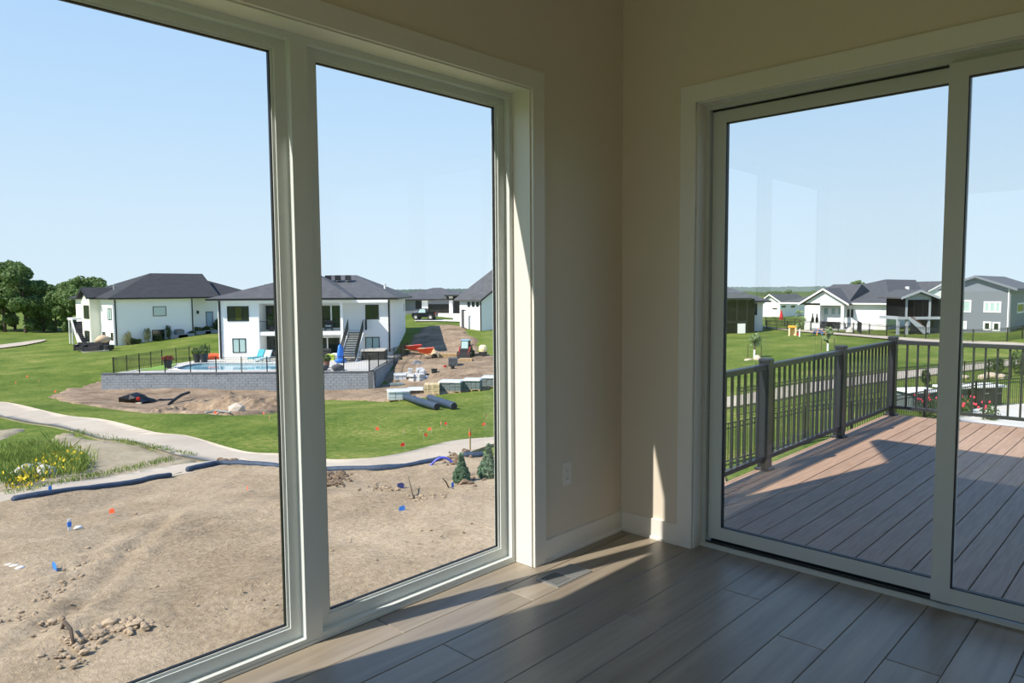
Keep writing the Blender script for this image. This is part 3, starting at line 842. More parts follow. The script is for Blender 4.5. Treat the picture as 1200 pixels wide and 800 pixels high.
hip_roof(lh, K.x+uR+2, g2.x+2.0, K.y+1.4, K.y+DPH, ze+.12, (g1.x, K.y+8), (g2.x-3, K.y+8), g1.z+.3, M_ROOF, name='garage_roof')
gable_roof(lh, [fbx.pt(.5, ze+.05, .4), fbx.pt(ubl/2, pk+.5, .4), fbx.pt(ubl-.5, ze+.05, .4)], (K.x-xb+3.5, 0, 0), M_ROOF, fm=M_BLACK, name='bay_roof')
window(lh, fy, (179, 359, 195, 370), M_BLACK, M_PALE)
window(lh, fy, (178, 386.5, 193, 398), M_BLACK, M_PANE, 2)
window(lh, fx, (126, 361, 131.3, 375), M_BLACK, M_PALE, 2)
window(lh, fx, (120.3, 388.5, 124, 398.5), M_BLACK, M_PANE)
window(lh, fx, (130, 389.5, 133.2, 399), M_BLACK, M_PANE)
window(lh, fbx, (98, 357.5, 105, 373.5), M_BLACK, M_PANE, 3)
window(lh, fbx, (99.5, 387, 105.5, 400.5), M_BLACK, M_PANE, 3)
fs2 = Face((K.x+uR, K.y+2.0, 0), FY)
window(lh, fs2, (241, 365, 250, 383.5), M_BLACK, mat('grey_blue_door', (150, 172, 190), .5), name='side_door')
part_box(lh, 'wall_lamp', fs2, (230.5, 364, 232.5, 367.5), M_BLACK, 0, .2)
for q, f_ in ((134.8, fy), (225, fy)):
    u, _ = f_.uz(q, 360); part_box(lh, 'downspout', f_, None, M_BLACK, 0, .1, uz=(u-.06, u+.06, f_.uz(q, 408 if q < 200 else 392)[1], ze))
for q in ((135.5, 336.5), (190, 343)):
    p = on_plane(q[0], q[1], (K.x+uR*.5, K.y+2.0, ze+1.2), (0, 1, 0))
    MB().lathe((p.x, K.y+2.6, p.z-.3), [(.09, 0), (.09, .55), (.13, .56), (.13, .66)], 8).build('roof_vent', M_FOUND if q[0] < 150 else M_BLACK, lh)
# deck stair at its left
st = MB(); s0 = fbx.uz(97.5, 376); s1 = fbx.uz(91, 404)
f3 = Face((xb-.5, yb, 0), FX)
a0 = f3.uz(88, 376); a1 = f3.uz(98, 403.5)
for k in range(12):
    t = k/12; z = a1[1]+(a0[1]-a1[1])*t; u = a1[0]+(f3.uz(84.5, 377)[0]-a1[0])*t
    f3.box(st, u-.45, u, z-.04, z+.02, -1.4, 0)
ut_ = f3.uz(84.5, 377)[0]
st.extr([f3.pt(a1[0]-.3, a1[1]-.15, -.05), f3.pt(a1[0]+.05, a1[1]-.15, -.05), f3.pt(ut_+.05, a0[1]-.12, -.05), f3.pt(ut_-.3, a0[1]-.12, -.05)], (1.3, 0, 0))
st.build('stair_treads', mat('dark_treads', (44, 46, 52), .7), lh)
u0 = f3.uz(93, 404)[0]; u1 = f3.uz(83.5, 377)[0]
q = MB(); q.extr([f3.pt(u0, a1[1]-.2, .05), f3.pt(u0+.5, a1[1]-.2, .05), f3.pt(u1+.5, a0[1]+.3, .05), f3.pt(u1, a0[1]+.3, .05)], (-.08, 0, 0)); q.build('stair_stringer', M_WTRIM, lh)
q = MB(); q.bar(f3.pt(u0+1.4, a1[1]+1.0, -1.4), f3.pt(u1+1.2, a0[1]+1.2, -1.4), .06, .06); q.build('stair_rail', M_BLACK, lh)
q = MB(); f3.box(q, u1-1.6, u1+.4, a0[1]+.1, a0[1]+.35, -3, 0); q.build('deck_slab', M_WTRIM, lh)
for uu in (u1-1.4, u1-.2):
    q = MB(); f3.box(q, uu, uu+.15, a1[1]-.6, a0[1]+.1, -.2, -.05); q.build('deck_post', M_WTRIM, lh)

# ---------- white house behind the pool, middle
TH = math.radians(3)
UM = RTH*math.cos(TH)+FWH*math.sin(TH)
WL, WR = G(118.5, 458.5), G(439.5, 457.5)          # foot of the block wall in front of the pool
wall_f = Face(WL, (WR-WL).to_2d())
ZP = (wall_f.uz(140, 436.5)[1]+wall_f.uz(400, 439)[1])/2     # level of the pool terrace
O = on_plane(257, 421, (0, 0, ZP), (0, 0, 1))
fm_ = Face(O, UM); BK = 2.2
mh = thing('pool_house', O, 'white two-storey house with covered balcony behind the swimming pool', 'house')
zb = O.z-1.6; ze = fm_.uz(300, 352)[1]
uA = fm_.uz(304, 380)[0]; uC = fm_.uz(402, 380)[0]; uE = fm_.uz(458, 380, -BK)[0]
zf = fm_.uz(380, 388)[1]                       # balcony floor
MM = Matrix.Translation((O.x, O.y, 0)) @ Matrix.Rotation(math.atan2(UM.y, UM.x), 4, 'Z')    # local: x along the front, y into the house
DM = 17.0
w_ = MB(MM); w_.box(0, uA, 0, BK+1, zb, ze).box(0, uE, BK+.0, DM, zb, ze); w_.build('wall', M_WHITE, mh)
for nm, (a, b, c, d, e_, f_) in {'balcony_slab': (uA, uC, 0, BK, zf-.35, zf)}.items():
    MB(MM).box(a, b, c, d, e_, f_).build(nm, M_WTRIM, mh)
MB(MM).box(uA-.9, uA-.02, -.06, .0, zb+1.4, ze-.02).build('corner_panel', M_WTRIM, mh)
for u in (uC-.25,):
    MB(MM).box(u, u+.25, 0.02, .27, zb, ze).build('balcony_column', M_WTRIM, mh)
MB(MM).box(uA, uE, .0, .25, ze-.28, ze-.02).build('balcony_beam', M_WTRIM, mh)
# balcony railing: thin dark rods
q = MB(MM); q.box(uA, uC-.25, .05, .09, zf+.95, zf+1.0)
for k in range(int((uC-uA)/.16)): q.box(uA+.1+k*.16, uA+.12+k*.16, .06, .08, zf, zf+.95)
q.build('balcony_railing', M_BLACK, mh)
hr = [fm_.uz(368, 320, -9)[0], fm_.uz(380, 320, -9)[0]]
z_r1 = fm_.uz(372, 320.5, -7.0)[1]
hip_roof(mh, -.75, uC+1.0, -.75, 11.0, ze+.2, (fm_.uz(366, 321, -6)[0], 5.4), (fm_.uz(372, 321, -6)[0], 5.6), fm_.uz(370, 320.5, -5.5)[1], M_ROOF2, M=MM, name='front_roof')
z_r2 = fm_.uz(416, 322, -8.5)[1]
hip_roof(mh, -.72, uE+.75, BK-.75, DM+.7, ze+.16, (fm_.uz(385, 322, -8.5)[0], 9.4), (fm_.uz(416, 322, -8.5)[0], 9.6), z_r2, M_ROOF2, M=MM, name='main_roof')
window(mh, fm_, (266, 358.8, 292.5, 376), M_BLACK, [M_PANE, mat('olive_pane', (70, 74, 34), .1), M_PANE], 3)
window(mh, fm_, (272.3, 396.5, 288.6, 413.2), M_BLACK, [M_PALE, M_PALE], 2)
window(mh, fm_, (428, 357, 444, 374), M_BLACK, [mat('green_pane', (48, 66, 40), .08), M_PANE], 2, o=-BK)
window(mh, fm_, (428, 394.8, 445, 409.5), M_BLACK, M_PALE, 2, o=-BK)
window(mh, fm_, (363, 356.5, 401, 385.5), M_WTRIM, [mat('green_pane', (48, 66, 40), .08), M_PANE], 3, o=-BK, name='sliding_door', fw=.14)
window(mh, fm_, (308, 358, 330, 386), M_BLACK, M_PANE, 2, o=-BK, name='sliding_door')
window(mh, fm_, (352, 394.5, 400, 419), M_WTRIM, M_PANE, 3, o=-BK, name='sliding_door', fw=.12)
window(mh, fm_, (306, 393, 325, 418), M_WTRIM, M_PANE, 1, o=-BK, name='sliding_door')
for q, y1_ in ((257.4, 420),):
    u = fm_.uz(q, 380)[0]; part_box(mh, 'downspout', fm_, None, M_BLACK, 0, .12, uz=(u-.02, u+.12, fm_.uz(q, y1_)[1], ze))
u = uE-.1; part_box(mh, 'downspout', fm_, None, M_BLACK, -BK, -BK+.12, uz=(u-.12, u+.02, fm_.uz(458, 412, -BK)[1], ze))
fside = Face(fm_.pt(uE, 0, -BK), -fm_.n)
window(mh, fside, (472.6, 355.5, 473.6, 366), M_WTRIM, M_PALE, name='side_light', fw=.03)
for px, py, s_ in ((384.6, 324.5, .5), (396, 324.3, .5), (408, 324.2, .5), (368, 330, .45), (314, 335, .45)):
    p = on_plane(px, py, fm_.pt(0, 0, -7.0 if py < 328 else -4.2), fm_.n)
    MB(Matrix.Translation(p) @ Matrix.Rotation(math.atan2(UM.y, UM.x), 4, 'Z')).box(-s_/2, s_/2, -.35, .35, -.35, .16).build('roof_vent', M_BLACK, mh)
p = on_plane(451, 337, fm_.pt(0, 0, -7.0), fm_.n)
MB().lathe((p.x, p.y, p.z-.6), [(.1, 0), (.1, .9), (.14, .92), (.14, 1.0)], 8).build('vent_pipe', M_WTRIM, mh)
# stair from the balcony down to the terrace with black railings
uT, uB = fm_.uz(414, 388, -.7)[0], fm_.uz(409, 420, 1.0)[0]
sw = 1.35
zt, zg = zf, fm_.uz(420, 422, 1.2)[1]
ns = 15
sm_ = MB(MM)
for k in range(ns):
    t = k/(ns-1)
    sm_.box(uC+.35, uC+.35+sw, 1.0-5.0*t, 1.0-5.0*t+.38, zt+(zg-zt)*t-.06, zt+(zg-zt)*t)
sm_.build('stair_treads', mat('dark_treads', (44, 46, 52), .7), mh)
for ux, nm in ((uC+.28, 'stair_stringer'), (uC+.35+sw, 'stair_stringer')):
    q = MB(MM); q.extr([(ux, 1.2, zt-.5), (ux, 1.2, zt+.05), (ux, -4.0, zg+.2), (ux, -4.0, zg-.3)], (.07, 0, 0)); q.build(nm, M_WTRIM, mh)
    q = MB(MM); q.bar((ux, 1.1, zt+1.0), (ux, -3.9, zg+1.05), .06, .06).bar((ux, 1.1, zt+.2), (ux, -3.9, zg+.25), .05, .05)
    for k in range(24):
        t = k/23; q.bar((ux, 1.1-5.0*t, zt+.1+(zg-zt)*t), (ux, 1.1-5.0*t, zt+1.0+(zg+.05-zt)*t), .03, .03)
    q.build('stair_rail', M_BLACK, mh)
q = MB(MM); q.box(uC, uC+sw+.6, .9, BK, zf-.3, zf); q.build('stair_landing', M_WTRIM, mh)
q = MB(MM); q.box(uC+sw+.5, uC+sw+.56, .95, BK, zf+.95, zf+1.0)
for k in range(9): q.box(uC+sw+.52, uC+sw+.55, .95+k*.14, .98+k*.14, zf, zf+.95)
q.build('landing_rail', M_BLACK, mh)

# ---------- white garage house at the right edge of the left window
K = G(564.5, 387.5)
rh = thing('garage_house', K, 'white garage wall with three small square windows beside the driveway', 'house')
fx = Face(K, FX); fy = Face(K, FY); ze = fx.uz(564.5, 351)[1]
uL = fx.uz(538.8, 365)[0]
W_ = 13.0
w_ = MB(); w_.box(K.x, K.x+W_, K.y, K.y-uL, K.z-2, ze)
pk = fy.uz(600, 334)[1]
w_.extr([fy.pt(0, ze), fy.pt(W_, ze), fy.pt(W_/2, ze+3.6)], (0, .3, 0)); w_.build('wall', M_WHITE, rh)
gable_roof(rh, [fy.pt(-.5, ze-.15, .4), fy.pt(W_/2, ze+3.75, .4), fy.pt(W_+.5, ze-.15, .4)], (0, -uL+.9, 0), M_ROOF2, fm=M_RAIL)
for a in (548, 553.2, 558.2): window(rh, fx, (a, 353.8, a+3, 359.3), M_BLACK, M_PANE, fw=.05)
u = fx.uz(564, 360)[0]; part_box(rh, 'downspout', fx, None, M_RAIL, 0, .1, uz=(u-.12, u, K.z, ze))

# ---------- far house with a wide dark garage door
K = at_depth(488, 368, 112)
ff = Face(K, RTH)
fh = thing('far_garage_house', K, 'distant grey house with a wide dark garage door facing the driveway', 'house')
u1 = ff.uz(540, 360)[0]; ze = ff.uz(510, 351)[1]
MF = Matrix.Translation((K.x, K.y, 0)) @ Matrix.Rotation(math.atan2(RTH.y, RTH.x), 4, 'Z')
MB(MF).box(-4, u1+6, 0, 14, K.z-1.5, ze).build('wall', M_GREY, fh)
hip_roof(fh, -5, ff.uz(533, 350)[0]+2, -.8, 14.8, ze+.1, (ff.uz(508, 337, -7)[0], 7), (ff.uz(517, 337, -7)[0], 7), ff.uz(512, 337, -7)[1], M_ROOF2, M=MF)
hip_roof(fh, ff.uz(522, 345)[0], ff.uz(545, 345)[0], -1.6, 10, ff.uz(530, 345.5, 1.6)[1], (ff.uz(532, 341, -3)[0], 4), (ff.uz(536, 341, -3)[0], 4.1), ff.uz(533, 340.5, -4)[1], M_ROOF2, M=MF, name='entry_roof')
gd = part_box(fh, 'garage_door', ff, (502, 356, 526, 368), mat('garage_door_dark', (18, 20, 24), .6), 0, .08)
for k in range(3):
    a, b, c, d = ff.rect(502, 356+k*3+2.8, 526, 356+k*3+3.05); q = MB(); ff.box(q, a, b, c, d, .08, .1); q.build('panel_joint', M_BLACK, gd)
part_box(fh, 'lintel', ff, (501, 351.5, 527, 356), M_GREY, 0, .15)
part_box(fh, 'pier', ff, (526.5, 346, 531, 368.5), M_WTRIM, 0, .6)
part_box(fh, 'pier', ff, (494.5, 352, 501.8, 368), M_WTRIM, 0, .3)
part_box(fh, 'entry_recess_shade', ff, (532, 350, 538.5, 368), M_BLACK, 0, .1)  # black panel paints in the shade of the entry recess
part_box(fh, 'window_band', ff, (487, 352, 494, 362), M_BLACK, 0, .1)

# ---------- black and white house seen at the left edge of the patio door
K = at_depth(893.5, 391, 96)
fy = Face(K, FY)
bw = thing('porch_house', K, 'white house with a black screened porch beside the lawn, left in the patio door', 'house')
fbw = Face(K, RTH)
ze = fbw.uz(890, 353)[1]
MF = Matrix.Translation((K.x, K.y, 0)) @ Matrix.Rotation(math.atan2(RTH.y, RTH.x), 4, 'Z')
uP = fbw.uz(875.5, 370)[0]
MB(MF).box(-15, 0, 0, 14, K.z-1.5, ze).build('wall', M_WHITE, bw)
MB(MF).box(-15, uP, -3.0, 0, K.z-.5, fbw.uz(860, 350, 3)[1]).build('screened_porch', M_SCREEN, bw)
for px in (851.5, 863.5, 875.3):
    u = fbw.uz(px, 370, 3)[0]; MB(MF).box(u-.1, u+.1, -3.05, -3.0, K.z-.5, fbw.uz(860, 350, 3)[1]).build('porch_post', M_BLACK, bw)
a, b, c, d = fbw.rect(864.5, 379, 873.2, 391.5, o=3.05); MB(MF).box(a, b, -3.1, -3.0, c, d).build('porch_panel', M_WHITE, bw)
a, b, c, d = fbw.rect(851, 376, 876, 378.5, o=3.05); MB(MF).box(a, b, -3.12, -3.0, c, d).build('porch_floor', M_BLACK, bw)
window(bw, fbw, (875.8, 355.2, 887, 369), M_BLACK, M_PANE, 1, o=0)
window(bw, fbw, (875.8, 381.3, 884, 391), M_BLACK, M_PANE, 2, o=0)
hip_roof(bw, -16, .7, -1, 14.5, ze+.1, (fbw.uz(820, 336, -6)[0], 6.5), (fbw.uz(846, 336, -6)[0], 6.6), fbw.uz(846, 333.5, -6)[1], M_ROOF2, M=MF)
hip_roof(bw, -15.5, fbw.uz(880, 350, 3.4)[0], -3.5, 5, fbw.uz(860, 350, 3)[1]+.1, (-9, 2.4), (-6.2, 2.5), fbw.uz(852, 338, -1)[1], M_ROOF2, M=MF, name='porch_roof')

# ---------- white ranch house with a front gable
K = G(1038, 386.5)
wr = thing('ranch_house', K, 'white ranch house with a gabled porch and dark roof beyond the lawn', 'house')
fx = Face(K, FX); fy = Face(K, FY)
ze = fx.uz(1038, 355.5)[1]
uG1 = fx.uz(989, 365)[0]; uG0 = fx.uz(941.5, 365)[0]
fg = Face((K.x-1.5, K.y, 0), FX)
gL = fg.uz(943, 356)[0]; gR = fg.uz(989, 356)[0]; gP = fg.uz(966, 340.5); gpL = fg.uz(961, 365)[0]
UD = 16.0
w_ = MB(); w_.box(K.x, K.x+UD, K.y, K.y-gL, K.z-1.5, ze)
w_.box(K.x-1.5, K.x, K.y-gpL, K.y-gL, K.z-1.5, ze)
w_.build('wall', M_WHITE, wr)
q = MB(); q.extr([fg.pt(gL, ze-.25), fg.pt(gL, ze), fg.pt((gL+gR)/2, gP[1]), fg.pt(gR, ze), fg.pt(gR, ze-.25)], (.3, 0, 0)); q.build('gable_wall', M_WTRIM, wr)
q = MB(); fg.box(q, gR-.35, gR, K.z-.3, ze-.2, -.35, 0); q.build('porch_column', M_WTRIM, wr)
q = MB(); fg.box(q, gpL-1, gR+3, K.z-.5, K.z+.05, -1.4, .6); q.build('porch_floor', M_FOUND, wr)
gable_roof(wr, [fg.pt(gL-.7, ze-.2, .4), fg.pt((gL+gR)/2, gP[1]+.15, .4), fg.pt(gR+.7, ze-.2, .4)], (9, 0, 0), M_ROOF2, fm=M_WTRIM, name='gable_roof')
ra = on_plane(1038, 327, (K.x+6.5, 0, 0), (1, 0, 0))
yR = K.y+5.5
r1 = on_plane(1038, 327.2, (0, yR, 0), (0, 1, 0)); r2 = on_plane(1073, 327, (0, yR, 0), (0, 1, 0))
hip_roof(wr, K.x-.6, K.x+UD+.6, K.y-.6, K.y+13, ze+.05, (r1.x, yR), (r2.x, yR), r1.z, M_ROOF2, fm=M_WTRIM, name='main_roof')
r3 = on_plane(962, 333.2, (K.x+5.5, 0, 0), (1, 0, 0)); r4 = on_plane(1010, 333.2, (K.x+5.5, 0, 0), (1, 0, 0))
hip_roof(wr, K.x-.6, K.x+12.6, K.y+4.2, K.y-gL+.6, ze+.05, (K.x+5.5, K.y+4.6), (K.x+5.5, min(r3.y, K.y-gL-1)), r3.z, M_ROOF2, fm=M_WTRIM, name='wing_roof')
for a, b in ((965.2, 971.3), (973.8, 979.5), (981.8, 986)): window(wr, fx, (a, 360, b, 369), M_WTRIM, M_PALE, fw=.1)
window(wr, fx, (991.8, 361, 1001.2, 373), M_WTRIM, M_PANE, 2, name='patio_door', fw=.12)
MB().lathe((r1.x+.2, yR-2.8, r1.z-1.6), [(.3, 0), (.3, .5), (.05, .55)], 8).build('roof_vent', M_WTRIM, wr)
part_box(wr, 'basement_window', fy, (1041, 373, 1050, 381), M_PALE, 0, .06)

# screened porch and stair of the ranch house
K2 = at_depth(1061, 387, (G(1061, 388)-CAM).dot(FW)-6)
fd = Face(K2, RTH)
dp = thing('raised_porch', K2, 'raised grey screened porch with gable roof and wooden stair beside the ranch house', 'porch')
zd = fd.uz(1075, 371)[1]; zt = fd.uz(1075, 350)[1]
a0, a1 = fd.uz(1061, 370)[0], fd.uz(1090.5, 370)[0]
aL = fd.uz(1052.5, 370)[0]
M_PORCH = mat('porch_grey', (165, 172, 178), .6)
MD = Matrix.Translation((K2.x, K2.y, 0)) @ Matrix.Rotation(math.atan2(RTH.y, RTH.x), 4, 'Z')
MB(MD).box(aL, a1+2, 0, 4, zd-.3, zd).build('deck_floor', M_PORCH, dp)
MB(MD).box(a0, a1+3.5, .05, 4, zd, zt).build('screen', M_SCREEN, dp)
for u in (a0, (a0*2+a1)/3, (a0+2*a1)/3, a1-.2): MB(MD).box(u, u+(.22 if u in (a0, a1-.2) else .09), 0, .2, zd, zt).build('porch_post', M_PORCH if u in (a0, a1-.2) else M_BLACK, dp)
pkz = fd.uz(1074.5, 342.5)[1]
q = MB(MD); q.extr([(a0, 0, zt-.1), (a1, 0, zt-.1), (a1, 0, zt+.2), ((a0+a1)/2, 0, pkz), (a0, 0, zt+.2)], (0, .25, 0)); q.build('gable', M_PORCH, dp)
gr = [MD @ Vector(p) for p in ((a0-.7, -.4, zt+.02), ((a0+a1)/2, -.4, pkz+.12), (a1+.7, -.4, zt+.02))]
gable_roof(dp, gr, FWH*5, M_ROOF2, fm=M_PORCH)
for u in (aL, fd.uz(1062.5, 380)[0], a1-.2): MB(MD).box(u, u+.25, .1, .35, K2.z-1.2, zd-.3).build('support_post', M_PORCH, dp)
su0, sz0 = fd.uz(1064, 371, .2); su1, sz1 = fd.uz(1083, 388, .2)
q = MB(MD); q.extr([(su0, -.5, zd-.35), (su0, -.5, zd+.05), (su1+.5, -.5, sz1+.05), (su1-.2, -.5, sz1-.3)], (0, .08, 0)); q.build('stair_stringer', M_PORCH, dp)
M_TREAD = mat('brown_treads', (110, 72, 50), .7)
for k in range(11):
    t = (k+.5)/11; u = su0+(su1-su0)*t
    MB(MD).box(u+.15, u+.5, -.42, 0.8, zd+(sz1-zd)*t, zd+(sz1-zd)*t+.06).build('stair_tread', M_TREAD, dp)
q = MB(MD); q.bar((su0+.4, .8, zd+1), (su1+.4, .8, sz1+1), .05, .05)
for k in range(12):
    t = k/11; u = su0+.4+(su1-su0)*t; q.bar((u, .8, zd+(sz1-zd)*t), (u, .8, zd+1+(sz1-zd)*t), .03, .03)
q.build('stair_rail', M_BLACK, dp)
q = MB(MD); q.box(aL, a0, .02, .07, zd+.95, zd+1.0)
for k in range(10): q.box(aL+.02+k*(a0-aL)/10, aL+.05+k*(a0-aL)/10, .03, .06, zd, zd+.95)
q.build('deck_rail', M_BLACK, dp)
MB(MD).box(a1, a1+6, 1.0, 3.9, K2.z-.6, zd-.3).build('lower_wall', M_DKGREY, dp)
MB(MD).box(*(lambda r_: (r_[0], r_[1], .9, 1.0, r_[2], r_[3]))(fd.rect(1091.5, 376, 1099, 384)), ).build('lower_window', M_PANE, dp)

# ---------- grey two-storey gable house on the right
K = G(1183, 389)
gh = thing('grey_house', K, 'grey two-storey gable house with white framed windows, right of the door stile', 'house')
fx = Face(K, FX); fy = Face(K, FY)
ze = fx.uz(1183, 337.5)[1]; uP, zP = fx.uz(1144, 325.5); uL = 2*uP
w_ = MB(); w_.box(K.x, K.x+15, K.y, K.y-uL, K.z-1.5, ze)
w_.extr([fx.pt(0, ze), fx.pt(uP, zP), fx.pt(uL, ze)], (.3, 0, 0)); w_.build('wall', M_GREY, gh)
gable_roof(gh, [fx.pt(uL-.6, ze-.2, .5), fx.pt(uP, zP+.1, .5), fx.pt(.6, ze-.2, .5)], (16, 0, 0), M_ROOF2, fm=mat('grey_rake', (110, 116, 124), .6))
window(gh, fx, (1153, 353, 1173, 366.3), M_WTRIM, M_PALE, 3, fw=.16)
window(gh, fx, (1152.3, 376.5, 1161.2, 387), M_WTRIM, [M_PANE], 1, fw=.16)
window(gh, fx, (1163, 377, 1172, 388), M_WTRIM, [M_PANE], 1, fw=.16)
window(gh, fx, (1128, 351.5, 1138, 366), M_WTRIM, M_PALE, 1, fw=.16)
window(gh, fx, (1128, 376, 1132.8, 386), M_WTRIM, M_PALE, 1, fw=.16)
window(gh, fy, (1192, 355, 1199, 366), M_WTRIM, M_PANE, 1, fw=.16)
u = fx.uz(1182.6, 360)[0]; part_box(gh, 'downspout', fx, None, M_WTRIM, 0, .1, uz=(u-.12, u, K.z, ze))

# ---------- small white garage house in the background, and a gable behind the ranch roof
K = at_depth(914, 370, 135)
sg = thing('small_garage_house', K, 'small distant white garage house with grey roof left of the ranch house', 'house')
fx = Face(K, FX); fy = Face(K, FY)
ze = fx.uz(914, 354)[1]; uL = fx.uz(893, 360)[0]; uP, zP = fx.uz(901, 346)
w_ = MB(); w_.box(K.x, K.x+fy.uz(946, 360)[0], K.y, K.y-uL, K.z-3, ze); w_.extr([fx.pt(0, ze), fx.pt(uL*.55, zP), fx.pt(uL, ze)], (.3, 0, 0)); w_.build('wall', M_WHITE, sg)
gable_roof(sg, [fx.pt(uL-.5, ze-.2, .5), fx.pt(uL*.55, zP+.1, .5), fx.pt(.5, ze-.2, .5)], (fy.uz(946, 360)[0], 0, 0), M_ROOF2, fm=M_WTRIM)
part_box(sg, 'garage_door', fx, (904, 359, 912.5, 371), M_WTRIM, 0, .06)
part_box(sg, 'door_window', fx, (905.5, 360.8, 911, 362.3), M_PANE, .06, .1)
for a in (916, 927): part_box(sg, 'window', fy, (a, 358, a+4.5, 360.2), M_PANE, 0, .05)
K = at_depth(1104, 352, 125)
sb = thing('background_house', K, 'distant white gable rising behind the ranch house roof near the door stile', 'house')
fx = Face(K, RTH)
a, b = fx.uz(1090, 342)[0], fx.uz(1125, 342)[0]; zz = fx.uz(1100, 341)[1]; zp = fx.uz(1106, 331)[1]
MBk = Matrix.Translation((K.x, K.y, 0)) @ Matrix.Rotation(math.atan2(RTH.y, RTH.x), 4, 'Z')
w_ = MB(MBk); w_.box(a, b, 0, 10, K.z-4, zz); w_.extr([(a, 0, zz), (b, 0, zz), ((a+b)/2, 0, zp)], (0, .3, 0)); w_.build('wall', M_WHITE, sb)
gable_roof(sb, [MBk @ Vector(p) for p in ((a-.5, -.3, zz-.1), ((a+b)/2, -.3, zp+.1), (b+.5, -.3, zz-.1))], FWH*10, M_ROOF2, fm=M_WTRIM)
part_box(sb, 'attic_window', fx, (1098.5, 334.5, 1100, 337), M_PANE, 0, .06)

# ------------------------------------------------------------------ plants
def leaf_mesh(name, clusters, n, size, matl, seed, flat=0.0, upright=False):
    """many small leaf blades scattered through ellipsoid clusters (cx,cy,cz,rx,ry,rz)"""
    rs = np.random.RandomState(seed)
    vol = np.array([c[3]*c[4]*c[5] for c in clusters])**.67; vol /= vol.sum()
    idx = rs.choice(len(clusters), n, p=vol)
    C = np.array(clusters)[idx]
    d = rs.normal(size=(n, 3)); d /= np.linalg.norm(d, axis=1)[:, None]
    r = rs.uniform(.45, 1.0, n)**.5
    P = C[:, :3]+d*C[:, 3:]*r[:, None]
    nrm = d+rs.normal(size=(n, 3))*.7; nrm /= np.linalg.norm(nrm, axis=1)[:, None]
    a = np.cross(nrm, rs.normal(size=(n, 3))); a /= np.linalg.norm(a, axis=1)[:, None]
    if upright: a = a*.35+np.array([0, 0, 1.0]); a /= np.linalg.norm(a, axis=1)[:, None]
    b = np.cross(nrm, a); b /= np.linalg.norm(b, axis=1)[:, None]
    s = size*rs.uniform(.6, 1.3, n)[:, None]
    w = .45 if not upright else .22
    V = np.stack([P-a*s, P+b*s*w, P+a*s, P-b*s*w], 1).reshape(-1, 3)
    me = bpy.data.meshes.new(name)
    me.from_pydata(V.tolist(), [], np.arange(4*n).reshape(-1, 4).tolist())
    me.materials.append(matl); me.update()
    return me
def leaf_mat(name, c0, c1):
    if name in MATS: return MATS[name]
    m_ = mat(name, c1, .6, col2=c0, scale=.9, detail=3, spec=.25)
    nt = m_.node_tree; b = nt.nodes['Principled BSDF']; o = nt.nodes['Material Output']
    tl = nt.nodes.new('ShaderNodeBsdfTranslucent'); mx = nt.nodes.new('ShaderNodeMixShader'); mx.inputs[0].default_value = .3
    nt.links.new(b.inputs['Base Color'].links[0].from_socket, tl.inputs[0])
    nt.links.new(b.outputs[0], mx.inputs[1]); nt.links.new(tl.outputs[0], mx.inputs[2]); nt.links.new(mx.outputs[0], o.inputs[0])
    return m_
M_LEAF = leaf_mat('tree_leaf', (84, 112, 62), (128, 150, 92))
M_LEAF2 = leaf_mat('sapling_leaf', (130, 152, 100), (186, 200, 154))
M_NEEDLE = leaf_mat('evergreen_needle', (84, 112, 88), (132, 158, 128))
M_SHRUB = leaf_mat('shrub_leaf', (60, 80, 46), (104, 126, 74))
M_TALLG = leaf_mat('ornamental_grass_blade', (120, 124, 80), (176, 174, 128))
M_BARK = mat('bark', (84, 72, 60), .9, var=.3, scale=8, bump=.5)

def add_mesh(name, me, parent):
    o = bpy.data.objects.new(name, me); COL.objects.link(o); o.parent = parent; WM[o] = WM[parent]; return o
def tree_proto(name, H, W, seed, nleaf, leaf, size, trunk_r, label, cat, group=None, loc=(0,0,0), crown0=.25):
    rs = random.Random(seed)
    t = thing(name, loc, label, cat, group)
    k = MB(); k.M = Matrix.Translation(Vector(loc))
    k.tube([(0,0,-.6),(0.03*H*rs.uniform(-1,1)*.3,0,H*.3),(0.02*H*rs.uniform(-1,1),.01*H,H*.62),(0,0,H*.85)], [trunk_r*1.3, trunk_r, trunk_r*.7, trunk_r*.2], 7)
    cl = []
    for i in range(18 if crown0 == 0 else 12):
        z = H*rs.uniform(crown0+.08, .92); f = 1-abs(z/H-.58)/.62
        a = rs.uniform(0, 6.28); r = W/2*rs.uniform(.25, .72)*max(.35, f)
        c = (r*math.cos(a), r*math.sin(a), z)
        q = W*rs.uniform(.16, .27)*max(.5, f)
        cl.append((*c, q, q, q*.8))
        k.tube([(0, 0, z*.62), (c[0]*.6, c[1]*.6, z*.88), c], [trunk_r*.45, trunk_r*.25, trunk_r*.06], 5)
    k.build('trunk', M_BARK, t)
    add_mesh('crown', leaf_mesh('crown', cl, nleaf, size, leaf, seed), t)
    return t
woods = [(-22,388,14.0,12),(6,389,11.5,11),(30,390,11.5,9),(52,389,7.8,7),(66,389,8.0,7),(82,390,8.6,8),(100,390,9.4,8),(116,389,9.0,7),(18,386,12.5,10),(44,386,9.0,8),(92,386,8.5,9)]
protoT = []
tl = ['tall deciduous tree at the left edge of the woods', 'broad tree with a dark crown next to the window edge', 'tallest round-topped tree of the woods left of the white house', 'low tree in the dip of the treeline', 'low rounded tree in the middle of the woods',
      'mid-height tree right of the dip in the treeline', 'full tree near the white house gable', 'tree partly hidden by the white house gable', 'tree standing behind the tallest tree of the woods', 'tree behind the dip of the treeline', 'tree behind the full tree near the white house']
